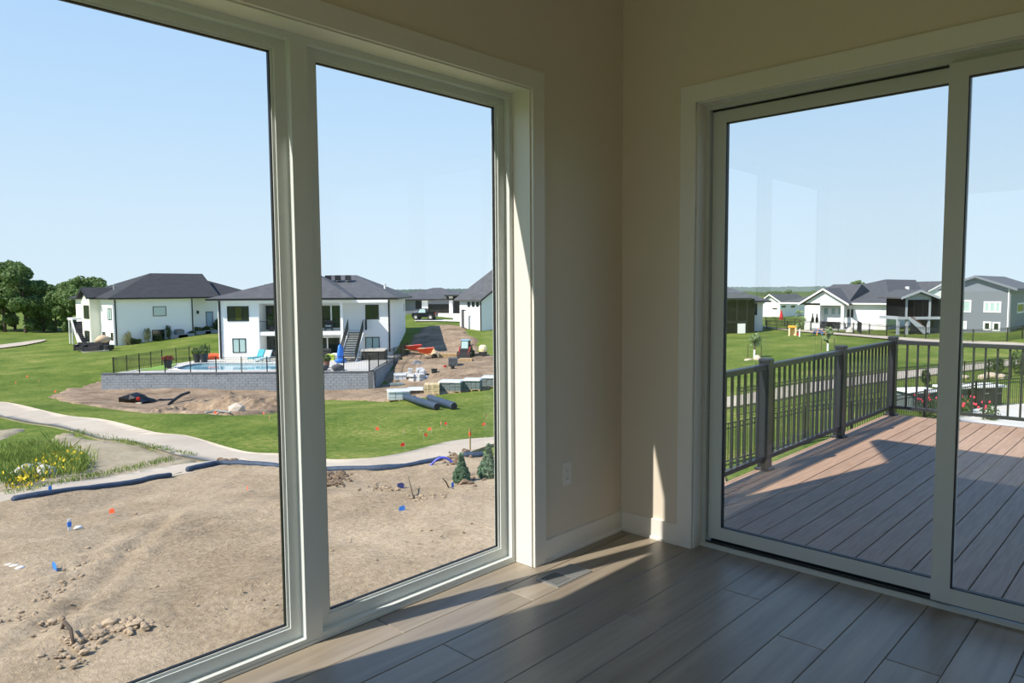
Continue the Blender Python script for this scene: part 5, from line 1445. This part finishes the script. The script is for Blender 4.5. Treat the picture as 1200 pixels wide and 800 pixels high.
pallet_stack(554, 457, 20, 14, M_GBLK, 'grey-green wrapped block pallet, middle of the three at the right', 4, 4, True, -.12)
pallet_stack(574, 453.5, 17, 13.5, M_GBLK, 'grey-green wrapped block pallet at the window edge', 4, 3, True, -.1)
pallet_stack(469, 446, 14, 8.5, M_WRAP, 'pale block pallet beside the end of the retaining wall', 2, 3, True, .2)
pallet_stack(465, 453, 16, 4.5, M_GBLK, 'low grey pallet with few blocks behind the front wrapped pallet', 1, 4, False, .2)
pallet_stack(531, 430, 11, 12, mat('dark_grey_block', (84, 88, 94), .85, var=.2, scale=4), 'tall dark grey block stack in the middle of the site', 5, 3, False, .1)
pallet_stack(526, 419.5, 22, 6, M_WOODP, 'long low stack of timber in front of the loader', 2, 5, False, 0)
pallet_stack(546, 424, 15, 4.5, M_WOODP, 'flat timber pallet in front of the loader wheels', 1, 4, False, 0)
M_RUBB = mat('rubble_block', (182, 184, 184), .9, var=.25, scale=3)
rs = random.Random(5)
for k in range(16):
    px, py = 478+rs.uniform(0, 20), 440+rs.uniform(0, 8); p = G(px, py); z = .15+(.35 if k > 8 else 0)
    q = MB(Matrix.Translation(p+Vector((0,0,z))) @ Matrix.Rotation(rs.uniform(0, 3), 4, 'Z') @ Matrix.Rotation(rs.uniform(-.5, .5), 4, 'X')); q.bbox(-.3, .3, -.2, .2, -.14, .14, .02)
    q.build('loose_block', M_RUBB, label='pale loose wall block in the tumbled pile beside the terrace wall', cat='block', group='tumbled wall blocks')
heap('gravel_heap', 498, 517, 417, .8, mat('tan_gravel', (186, 164, 130), .95, var=.2, scale=3, bump=.6), 'tan gravel heap behind the orange cart', 4, .9, 'gravel heap')
heap('sand_heap', 480, 497, 428, .5, mat('grey_gravel', (120, 122, 124), .95, var=.2, scale=3, bump=.6), 'low grey gravel heap at the end of the terrace wall', 6, .7, 'gravel heap')
M_BIN = mat('dark_tub', (40, 44, 48), .5)
def tub(px, py, wpx, hpx, mt, lb, cat='tub', inner=None):
    p = G(px, py); d = (p-CAM).dot(FW); r = wpx*d/FPX/2; H = hpx*d/FPX
    t = thing('tub', p, lb, cat)
    MB().lathe(p, [(r*.8, -.05), (r*.95, H*.95), (r*1.08, H*.95), (r*1.08, H), (r*.92, H), (r*.78, H*.3)], 14).build('shell', mt, t, smooth=False)
    MB().lathe(p, [(r*.8, H*.3), (r*.88, H*.8)], 14).build('contents', inner or M_GASK, t)
tub(509, 439, 7.5, 7, M_BIN, 'black tub standing alone on the site')
tub(530.5, 434, 5, 5.5, M_BIN, 'black tub in front of the tall dark grey stack')
tub(521.5, 432, 3.2, 4, mat('red_bucket', (200, 40, 50), .5), 'red bucket left of the dark grey stack', 'bucket')
def barrow(px, py, lb, col, s=1.0, rz=.4):
    p = G(px, py); a = math.atan2(RTH.y, RTH.x)+rz; t = thing('wheelbarrow', p, lb, 'wheelbarrow', 'wheelbarrows on the site', a)
    Mx = Matrix.Translation(p) @ Matrix.Rotation(a, 4, 'Z') @ Matrix.Scale(s, 4)
    q = MB(Mx); q.hexa([(-.35,-.22,.45),(.35,-.22,.45),(.35,.22,.45),(-.35,.22,.45),(-.62,-.38,.8),(.6,-.38,.88),(.6,.38,.88),(-.62,.38,.8)]); q.build('tray', col, t)
    q = MB(Mx); q.box(-.5, .48, -.3, .3, .8, .84); q.build('load', mat('tan_gravel', (186, 164, 130), .95), t)
    q = MB(Mx @ Matrix.Translation((.62, 0, .22)) @ Matrix.Rotation(math.pi/2, 4, 'X')); q.lathe((0,0,-.05), [(.1,0),(.22,.01),(.22,.09),(.1,.1)], 14); q.build('wheel', M_GASK, t)
    for s_ in (-1, 1):
        q = MB(Mx); q.tube([(.62, .08*s_, .22), (.0, .24*s_, .44), (-1.1, .32*s_, .62)], .025, 6); q.build('handle', M_WOODP, t)
        q = MB(Mx); q.tube([(-.3, .22*s_, .46), (-.4, .25*s_, 0)], .02, 6); q.build('leg', M_GASK, t)
barrow(485, 417, 'red wheelbarrow nearest the terrace fence', mat('barrow_red', (226, 66, 46), .45), 1.25)
barrow(499, 421.5, 'orange wheelbarrow in front of the gravel heap', mat('barrow_orange', (238, 92, 48), .45), 1.3, .1)
# compact loader
p = G(546, 419); a = math.atan2(RTH.y, RTH.x)+math.radians(-100)
sk = thing('compact_loader', p, 'small blue and dark compact loader parked on the dirt slope', 'loader', rz=a)
Mx = Matrix.Translation(p) @ Matrix.Rotation(a, 4, 'Z') @ Matrix.Scale(.8, 4)
M_LD = mat('loader_dark', (46, 46, 50), .5); M_LB = mat('loader_blue', (150, 196, 226), .35)
q = MB(Mx); q.box(-1.2, .9, -.55, .55, .35, 1.05).box(-1.3, -.5, -.5, .5, 1.05, 1.45); q.build('chassis', M_LD, sk)
q = MB(Mx); q.hexa([(-.5,-.5,1.05),(.6,-.5,1.05),(.6,.5,1.05),(-.5,.5,1.05),(-.45,-.46,2.05),(.4,-.46,2.05),(.4,.46,2.05),(-.45,.46,2.05)]); cb = q.build('cab', M_LD, sk)
q = MB(Mx); q.box(-.55, .5, -.52, .52, 2.05, 2.13); q.build('cab_roof', M_LB, cb)
q = MB(Mx); q.hexa([(.61,-.4,1.15),(.63,-.4,1.15),(.63,.4,1.15),(.61,.4,1.15),(.42,-.38,1.98),(.44,-.38,1.98),(.44,.38,1.98),(.42,.38,1.98)]); q.build('windscreen', M_PALE, cb)
q = MB(Mx); q.hexa([(-.49,-.4,1.45),(-.47,-.4,1.45),(-.47,.4,1.45),(-.49,.4,1.45),(-.49,-.38,1.98),(-.47,-.38,1.98),(-.47,.38,1.98),(-.49,.38,1.98)]); q.build('rear_window', M_LB, cb)
for x in (-.8, .55):
    for s_ in (-1, 1):
        q = MB(Mx @ Matrix.Translation((x, s_*.7, .42)) @ Matrix.Rotation(math.pi/2, 4, 'X')); q.lathe((0,0,-.14), [(.2,0),(.42,.02),(.42,.26),(.2,.28)], 16); q.build('wheel', M_GASK, sk)
for s_ in (-1, 1):
    q = MB(Mx); q.tube([(-1.1, s_*.62, 1.5), (.5, s_*.62, 1.25), (1.2, s_*.55, .45)], .08, 6); q.build('lift_arm', mat('loader_red', (170, 60, 50), .5), sk)
q = MB(Mx); q.extr([(1.1,-.8,.1),(1.9,-.8,.05),(1.9,-.8,.1),(1.2,-.8,.2),(1.15,-.8,.75),(1.05,-.8,.75)], (0, 1.6, 0)); q.build('bucket', M_LD, sk)
p = G(566, 418.5)
t = thing('mixer_stand', p, 'small yellow-topped machine standing right of the loader', 'machine')
MB().box(p.x-.28, p.x+.28, p.y-.28, p.y+.28, p.z-.05, p.z+.55).build('base', M_LD, t); MB().lathe(p+Vector((0,0,.55)), [(.38,0),(.42,.25),(.36,.5),(.2,.62)], 12).build('drum', mat('machine_yellow', (240, 222, 176), .5), t)

# ------------------------------------------------------------------ terrace things
def pot(px, py, lb, H=.55, r=.26, plant=True, p=None, mt=None, leaf=None, ph=.7, grp='potted plants on the terrace'):
    p = on_terrace(px, py) if p is None else p
    t = thing('potted_plant' if plant else 'planter', p, lb, 'plant' if plant else 'planter', grp)
    MB().lathe(p, [(r*.7, 0), (r, H*.9), (r*1.08, H*.9), (r*1.08, H), (r*.85, H)], 12).build('pot', mt or M_BIN, t)
    if plant: add_mesh('foliage', leaf_mesh('foliage', [(0,0,H+ph*.4, r*1.4, r*1.4, ph*.55)], 160, .13, leaf or M_SHRUB, int(px)), t)
pot(197, 431.5, 'dark pot with red flowers near the left end of the pool', .7, .34, ph=.35, leaf=mat('red_bloom', (150, 70, 56), .8))
pot(231, 424.5, 'left of two tall dark pots with green plants by the pool', .75, .34, ph=.6)
pot(239.5, 425, 'right of two tall dark pots with green plants by the pool', .8, .36, ph=.9)
pot(383, 431, 'small terracotta pot with grass in front of the terrace door', .6, .25, mt=mat('terracotta', (120, 84, 66), .8), ph=.5)
M_ORW = mat('orange_sheet', (226, 96, 52), .6)
MB().blob(on_terrace(250, 420.8)+Vector((0,0,.22)), (1.1,.4,.3), 3, .25).build('orange_tarp', M_ORW, label='crumpled orange tarp beside the left corner of the pool house', cat='tarp', smooth=True)
def lounger(px, py, lb, col, rz):
    p = on_terrace(px, py); a = math.atan2(UM.y, UM.x)+rz; t = thing('sun_lounger', p, lb, 'lounger', 'sun loungers on the terrace', a)
    Mx = Matrix.Translation(p) @ Matrix.Rotation(a, 4, 'Z')
    q = MB(Mx); q.box(-.9, .4, -.32, .32, .28, .4); q.build('seat_cushion', col, t)
    q = MB(Mx); q.hexa([(.35,-.32,.3),(.5,-.32,.3),(.5,.32,.3),(.35,.32,.3),(.75,-.32,1.0),(.9,-.32,1.0),(.9,.32,1.0),(.75,.32,1.0)]); q.build('backrest', col, t)
    for x in (-.8, .5):
        for s_ in (-1, 1): MB(Mx).box(x-.03, x+.03, s_*.28-.03, s_*.28+.03, 0, .28).build('leg', M_WTRIM, t)
M_TEAL = mat('teal_cushion', (70, 160, 170), .8); M_PALEB = mat('pale_blue_cushion', (196, 222, 226), .8)
lounger(301, 423, 'teal lounger by the white pier of the pool house', M_TEAL, 1.2)
lounger(309, 424, 'pale blue lounger left of the mullion', M_PALEB, 1.2)
for px, py, w, h, c, lb in ((371, 421, .75, .55, M_WTRIM, 'white storage box on the terrace, right of the mullion'), (395, 421.5, .8, .6, M_WTRIM, 'white cooler on the terrace by the balcony column'), (388, 421.8, .7, .55, mat('lime_tub', (170, 190, 80), .7), 'lime green tub between the white boxes'), (379, 420.5, 1.3, .95, M_LD, 'dark covered grill under the balcony')):
    p = on_terrace(px, py); Mx = Matrix.Translation(p) @ Matrix.Rotation(math.atan2(UM.y, UM.x), 4, 'Z'); t = thing('terrace_box', p, lb, 'box')
    q = MB(Mx); q.bbox(-w/2, w/2, -.3, .3, 0, h*.8, .03); q.build('body', c, t); q = MB(Mx); q.bbox(-w/2-.03, w/2+.03, -.33, .33, h*.8, h, .03); q.build('lid', c, t)
p = on_terrace(399, 425); t = thing('pool_float', p, 'bright blue pool float leaning at the foot of the stair', 'float')
q = MB(); q.blob(p+Vector((0,0,.75)), (.32,.2,.8), 3, .2); q.build('float_body', mat('float_blue', (50, 120, 210), .4), t, smooth=True)
MB().blob(p+Vector((0,0,.2)), (.55,.4,.22), 4, .15).build('float_base', mat('float_blue', (50, 120, 210), .4), t, smooth=True)
p = on_terrace(439, 420.5); Mx = Matrix.Translation(p) @ Matrix.Rotation(math.atan2(UM.y, UM.x), 4, 'Z')
t = thing('hot_tub', p, 'square dark hot tub with pale cover right of the stair', 'hot tub')
q = MB(Mx); q.bbox(-1.05, 1.05, -1.0, 1.0, 0, .78, .06); q.build('cabinet', mat('tub_cabinet', (52, 50, 48), .7), t)
q = MB(Mx); q.bbox(-1.12, 1.12, -1.06, 1.06, .78, .92, .05); q.build('cover', mat('tub_cover', (176, 170, 158), .7), t)
q = MB(Mx); q.box(-.02, .02, -1.06, 1.06, .921, .93); q.build('cover_seam', M_LD, t)
for px, py, r, lb in ((377, 434, .55, 'dark boulder on the terrace edge, left'), (396, 434, .5, 'dark boulder on the terrace edge, right'), (371, 434.6, .4, 'small dark boulder beside the mullion')):
    MB().blob(on_terrace(px, py)+Vector((0,0,.2)), (r,.4,.34), int(px), .3).build('boulder', mat('dark_rock', (92, 94, 96), .9, var=.2), label=lb, cat='rock', smooth=True)
# palm and furniture on the balcony
p = fm_.pt(fm_.uz(305, 386)[0], zf, -.6)
p.x, p.y = (p.x, p.y); p2 = fm_.pt(uA+.9, zf+.001, -.7); pot(305, 386, 'leafy potted palm on the balcony left of the mullion', .5, .28, p=p2, ph=1.3, grp='balcony plants')
for uu, lb, c in ((uC-3.2, 'dark balcony armchair with teal cushion', M_TEAL), (uC-1.5, 'balcony armchair beside the column', M_PALEB)):
    p = fm_.pt(uu, zf+.001, -.9); Mx = Matrix.Translation(p) @ Matrix.Rotation(math.atan2(UM.y, UM.x), 4, 'Z'); t = thing('balcony_chair', p, lb, 'chair', 'balcony chairs', math.atan2(UM.y, UM.x))
    q = MB(Mx); q.box(-.35, .35, -.3, .3, .2, .4); q.build('seat', M_LD, t); q = MB(Mx); q.box(-.35, .35, .22, .34, .4, .95); q.build('backrest', M_LD, t)
    q = MB(Mx); q.bbox(-.28, .28, -.28, .2, .4, .52, .04); q.build('cushion', c, t)
    for x in (-.32, .32):
        q = MB(Mx); q.box(x-.04, x+.04, -.3, .3, .4, .62); q.build('armrest', M_LD, t)
        for y in (-.27, .27): q = MB(Mx); q.box(x-.03, x+.03, y-.03, y+.03, 0, .2); q.build('leg', M_LD, t)

# ------------------------------------------------------------------ things round the far left house
def on_lh(px, py, off):
    p = _fl.pt(_fl.uz(px, py)[0], 0, off); p.z = gz(p.x, p.y); return p
p = on_lh(207, 391, .8); t = thing('air_conditioner', p, 'grey outdoor air conditioner at the long wall of the white house', 'air conditioner')
MB().box(p.x-.45, p.x+.45, p.y-.45, p.y+.45, p.z-.3, p.z+.95).build('casing', mat('ac_grey', (120, 130, 134), .6), t); MB().lathe(p+Vector((0,0,.95)), [(.4,0),(.4,.05)], 16).build('fan_grille', M_BLACK, t)
for k in range(5): MB().box(p.x-.46, p.x+.46, p.y-.462, p.y-.45, p.z+.1+k*.17, p.z+.14+k*.17).build('louvre', M_BLACK, t)
drape('house_patio', [(88,404.5),(100,403.5),(133,408),(128,411.5),(97,413.2)], M_PATIO, 1.0, .12, sm=0, skirt=.2, kind='structure')
for px, py, w, lb in ((100, 411.5, 1.9, 'left dark wicker sofa on the white house patio'), (109, 412, 1.7, 'right dark wicker sofa on the white house patio')):
    p = G(px, py, .12); t = thing('patio_sofa', p, lb, 'sofa', 'patio sofas'); Mx = Matrix.Translation(p) @ Matrix.Rotation(math.atan2(RTH.y, RTH.x), 4, 'Z')
    q = MB(Mx); q.box(-w/2, w/2, -.4, .4, 0, .42); q.build('seat', M_LD, t); q = MB(Mx); q.box(-w/2, w/2, .25, .4, .42, .85); q.build('backrest', M_LD, t)
    for s_ in (-1, 1): q = MB(Mx); q.box(s_*w/2-.1, s_*w/2+.1, -.4, .4, 0, .62); q.build('armrest', M_LD, t)
p = G(121, 410, .12); t = thing('covered_grill', p, 'tan covered grill by the patio of the white house', 'grill')
MB().blob(p+Vector((0,0,1.0)), (.8,.55,.5), 3, .15).build('cover', mat('tan_cover', (206, 176, 144), .8), t, smooth=True); MB().box(p.x-.55, p.x+.55, p.y-.4, p.y+.4, p.z, p.z+.8).build('cabinet', M_LD, t)
p = G(128, 411, .12); t = thing('fire_pit', p, 'dark round fire pit right of the tan covered grill', 'fire pit'); MB().lathe(p, [(.45,0),(.55,.5),(.42,.55),(.35,.35)], 12).build('bowl', M_LD, t); MB().lathe(p+Vector((0,0,.3)), [(.36,0),(.3,.1)], 10).build('ash', M_FOUND, t)
for k, (px, py) in enumerate(((205,393.5),(213,391.5),(229,387.8),(240,386.6))):
    p = on_lh(px, py, 1.3) if px < 226 else None
    if p is None:
        p = _fs.pt(_fs.uz(px, py)[0], 0, 2.2); p.z = gz(p.x, p.y)
    MB().bbox(p.x-1.0, p.x+1.0, p.y-.2, p.y+.2, p.z-.2, p.z+.38, .04).build('planter_wall', M_BLOCK, label=['low planter wall beside the air conditioner of the white house', 'low planter wall by the second downspout of the white house', 'low planter wall under the round shrubs near the side door', 'low planter wall in front of the grey-blue side door'][k], cat='wall', group='planter walls')

# ------------------------------------------------------------------ pickup truck and post by the driveway
p = at_depth(498, 371, 98); p.z = gz(p.x, p.y)+.15
a = math.atan2(RTH.y, RTH.x)+math.radians(-8)
tk = thing('pickup_truck', p, 'black pickup truck parked on the far driveway', 'truck', rz=a)
S = 26*98/FPX/5.6
Mx = Matrix.Translation(p) @ Matrix.Rotation(a, 4, 'Z') @ Matrix.Scale(S*1.75, 4) @ Matrix.Scale(.62, 4, (1, 0, 0))
M_TRK = mat('truck_black', (26, 28, 32), .25)
q = MB(Mx); q.bbox(-2.8, 2.8, -.9, .9, .4, 1.0, .08); q.build('body', M_TRK, tk)
q = MB(Mx); q.hexa([(-1.6,-.85,1.0),(.6,-.85,1.0),(.6,.85,1.0),(-1.6,.85,1.0),(-.9,-.75,1.62),(.4,-.75,1.62),(.4,.75,1.62),(-.9,.75,1.62)]); cb = q.build('cab', M_TRK, tk)
q = MB(Mx); q.hexa([(-1.3,-.87,1.05),(.5,-.87,1.05),(.5,-.86,1.05),(-1.3,-.86,1.05),(-.85,-.78,1.55),(.35,-.78,1.55),(.35,-.77,1.55),(-.85,-.77,1.55)]); q.build('side_glass', M_PALE, cb)
q = MB(Mx); q.box(.65, 2.78, -.9, -.82, 1.0, 1.15).box(.65, 2.78, .82, .9, 1.0, 1.15).box(2.7, 2.8, -.9, .9, 1.0, 1.15); q.build('bed_sides', M_TRK, tk)
q = MB(Mx); q.box(2.76, 2.83, -.92, -.7, .8, 1.1).box(2.76, 2.83, .7, .92, .8, 1.1); q.build('tail_lights', mat('tail_red', (200, 30, 40), .4), tk)
for x in (-1.8, 1.7):
    for s_ in (-1, 1):
        Wm = Mx @ Matrix.Translation((x, s_*.86, .4)) @ Matrix.Scale(1.6, 4, (1, 0, 0)) @ Matrix.Rotation(math.pi/2, 4, 'X')
        q = MB(Wm); q.lathe((0,0,-.12), [(.2,0),(.4,.02),(.4,.2),(.2,.24)], 16); wo = q.build('wheel', M_GASK, tk)
        q = MB(Wm); q.lathe((0,0,-.135 if s_ > 0 else .1), [(.22,0),(.22,.03)], 12); q.build('hub', M_FOUND, wo)
p = at_depth(542.3, 380, (G(550, 384)-CAM).dot(FW)-1.5); zt_ = at_depth(542.3, 362.5, (p-CAM).dot(FW)).z
t = thing('yard_post', p, 'dark post with a short arm in front of the white garage wall', 'post')
MB().box(p.x-.12, p.x+.12, p.y-.12, p.y+.12, p.z-.5, zt_).build('post_shaft', mat('post_grey', (96, 96, 100), .6), t); q = MB(); q.bar((p.x, p.y, zt_-.1), (p.x+RTH.x*.4, p.y+RTH.y*.4, zt_-.1), .1, .12); q.build('arm', M_LD, t)

# ------------------------------------------------------------------ lawn beyond the deck: toys, grill, counter, flowers
p = G(929, 393); d = (p-CAM).dot(FW); a = math.atan2(RTH.y, RTH.x)-.5
t = thing('toy_playhouse', p, 'cream and orange toy playhouse on the lawn beside a young tree', 'playhouse', rz=a); Mx = Matrix.Translation(p) @ Matrix.Rotation(a, 4, 'Z')
M_TOYC = mat('toy_cream', (240, 220, 176), .5); M_TOYO = mat('toy_orange', (240, 160, 40), .5); M_TOYR = mat('toy_red', (170, 40, 40), .5)
for s_ in (-.35, .35):
    q = MB(Mx); q.box(s_-.08, s_+.08, -.35, .35, -.1, .95); q.build('wall_panel', M_TOYC, t)
q = MB(Mx); q.box(-.4, .4, .27, .35, -.1, .9); q.build('back_panel', M_TOYC, t)
q = MB(Mx); q.hexa([(-.5,-.4,.95),(.5,-.4,.95),(.5,.4,.95),(-.5,.4,.95),(-.5,-.05,1.15),(.5,-.05,1.15),(.5,.05,1.15),(-.5,.05,1.15)]); q.build('roof', M_TOYO, t)
q = MB(Mx); q.box(.45, .75, -.3, .1, -.05, .35); q.build('door', M_TOYR, t)
p = G(960, 392.5); t = thing('dome_climber', p, 'yellow and blue dome climber toy on the lawn', 'climber'); R = 7.5*(p-CAM).dot(FW)/FPX
for k in range(4):
    a = k*math.pi/4; MB().tube([p+Vector((R*math.cos(th)*math.cos(a), R*math.cos(th)*math.sin(a), R*.95*math.sin(th)-.05)) for th in [math.pi*i/14 for i in range(15)]], .05, 6).build('arch', (M_TOYO, mat('toy_blue', (70, 110, 170), .5))[k % 2], t, smooth=True)
for z in (.45, .8):
    rr_ = R*math.sqrt(1-z*z); MB().tube([p+Vector((rr_*math.cos(2*math.pi*i/20), rr_*math.sin(2*math.pi*i/20), R*.95*z)) for i in range(21)], .04, 6).build('hoop', mat('toy_blue', (70, 110, 170), .5), t, smooth=True)
# folded red parasol
p = at_depth(915.5, 374, (G(915, 384)-CAM).dot(FW)+6); p.z = gz(p.x, p.y); d = (p-CAM).dot(FW); zt_ = at_depth(915.5, 363, d).z
t = thing('folded_parasol', p, 'closed red parasol behind the far fence', 'parasol'); H = zt_-p.z
MB().tube([p, p+Vector((0,0,H))], .03, 6).build('pole', M_FOUND, t); MB().lathe(p+Vector((0,0,H*.35)), [(.3,0),(.26,H*.25),(.14,H*.5),(.03,H*.66)], 10).build('canopy', mat('parasol_red', (196, 44, 52), .8), t)
# porch furniture of the ranch house
for k, (px, w, lb) in enumerate(((968, 2.2, 'grey outdoor sofa left on the ranch porch'), (979, 2.0, 'dark outdoor sofa right on the ranch porch'))):
    f_ = Face((G(1038, 386.5).x-1.0, 0, 0), FX); u, z = f_.uz(px, 377); p = f_.pt(u, G(1038, 386.5).z+.06); t = thing('porch_sofa', p, lb, 'sofa', 'porch sofas')
    MB().box(p.x-.4, p.x+.4, p.y-w/2, p.y+w/2, p.z, p.z+.4).build('seat', M_LD, t); MB().box(p.x+.22, p.x+.4, p.y-w/2, p.y+w/2, p.z+.4, p.z+.8).build('backrest', M_LD, t)
    for s_ in (-1, 1): MB().box(p.x-.4, p.x+.4, p.y+s_*w/2-.1, p.y+s_*w/2+.1, p.z, p.z+.6).build('armrest', M_LD, t)
heap('stone_pile', 991, 1001, 388.5, .9, mat('pale_gravel', (210, 206, 196), .9), 'pale stone pile at the edge of the ranch porch', 2, 1.0, 'stone heap')
# counter, grill, roses and shrubs below the far end of the deck
def counter(px, py, w, dp_, h, body, top, lb, name, cat):
    p = G(px, py); t = thing(name, p, lb, cat); Mx = Matrix.Translation(p) @ Matrix.Rotation(math.atan2(RTH.y, RTH.x)+.15, 4, 'Z')
    q = MB(Mx); q.box(-w/2, w/2, -dp_/2, dp_/2, -.2, h); q.build('cabinet', body, t)
    q = MB(Mx); q.bbox(-w/2-.12, w/2+.12, -dp_/2-.12, dp_/2+.12, h, h+.08, .02); q.build('top', top, t)
    return t, Mx, h
counter(1074, 479, 1.25, 1.0, .75, M_GBLK, M_WTRIM, 'grey outdoor counter with white top beyond the deck corner', 'outdoor_counter', 'counter')
counter(1115, 476, .9, .7, .8, M_GBLK, M_WTRIM, 'grey counter end with white top hidden by the door stile', 'outdoor_counter', 'counter')
t, Mx, h = counter(1152, 476, 1.1, .7, .85, M_LD, M_WTRIM, 'dark barbecue grill with pale lid beyond the deck', 'barbecue_grill', 'grill')
for k in range(2): q = MB(Mx); q.tube([(-.3+.6*k, -.37, .6), (-.1+.6*k, -.37, .6)], .02, 6); q.build('handle', M_FOUND, t)
drape('lower_patio', [(1108,492),(1150,478),(1210,474),(1290,500),(1220,540)], M_PATIO, .6, .1, sm=1, skirt=.15, kind='structure')
M_ROSE = mat('rose_bloom', (214, 60, 84), .7)
for k, (px, py) in enumerate(((1083, 488), (1098, 484), (1135, 486), (1157, 494), (1120, 490))):
    p = G(px, py); t = shrub('rose_bush', px, py, .75, .8, M_SHRUB, ['pink rose bush left of the near fence corner below the deck', 'pink rose bush just left of the door stile', 'pink rose bush just right of the door stile', 'pink rose bush farthest right below the deck end', 'pink rose bush hidden behind the door stile'][k], 'shrub', 'rose bushes by the fence', 260, .06, False, 90+k)
    rs = random.Random(k); q = MB()
    for i in range(7): q.blob(p+Vector((rs.uniform(-.35,.35), rs.uniform(-.35,.35), rs.uniform(.45,.85))), .055, i, .2, 1)
    q.build('blooms', M_ROSE, t)
for k, (px, py, H, W, lb) in enumerate(((1168, 438, 1.1, .9, 'upright green shrub beside the trail right of the door stile'), (1196, 438, 1.4, 1.3, 'dark green shrub at the right edge of the door'), (1086, 452, .9, .7, 'loose shrub left of the door stile by the trail'))):
    shrub('trail_shrub', px, py, H, W, M_SHRUB, lb, 'shrub', 'shrubs along the trail', 700, .08, False, 70+k)
for k, (px, py, r) in enumerate(((1152, 444, .32), (1158, 441.5, .28), (1164, 442, .35), (1174, 443.5, .3), (1131, 444, .25))):
    MB().blob(G(px, py)+Vector((0,0,.1)), (r, r*.8, r*.6), 40+k, .3).build('trail_boulder', mat('pale_rock', (205, 190, 170), .85), label=['left of the four boulders beside the trail', 'small second boulder beside the trail', 'largest pale boulder beside the trail', 'rightmost pale boulder beside the trail', 'lone pale boulder touching the door stile by the trail'][k], cat='rock', group='boulders by the trail', smooth=True)
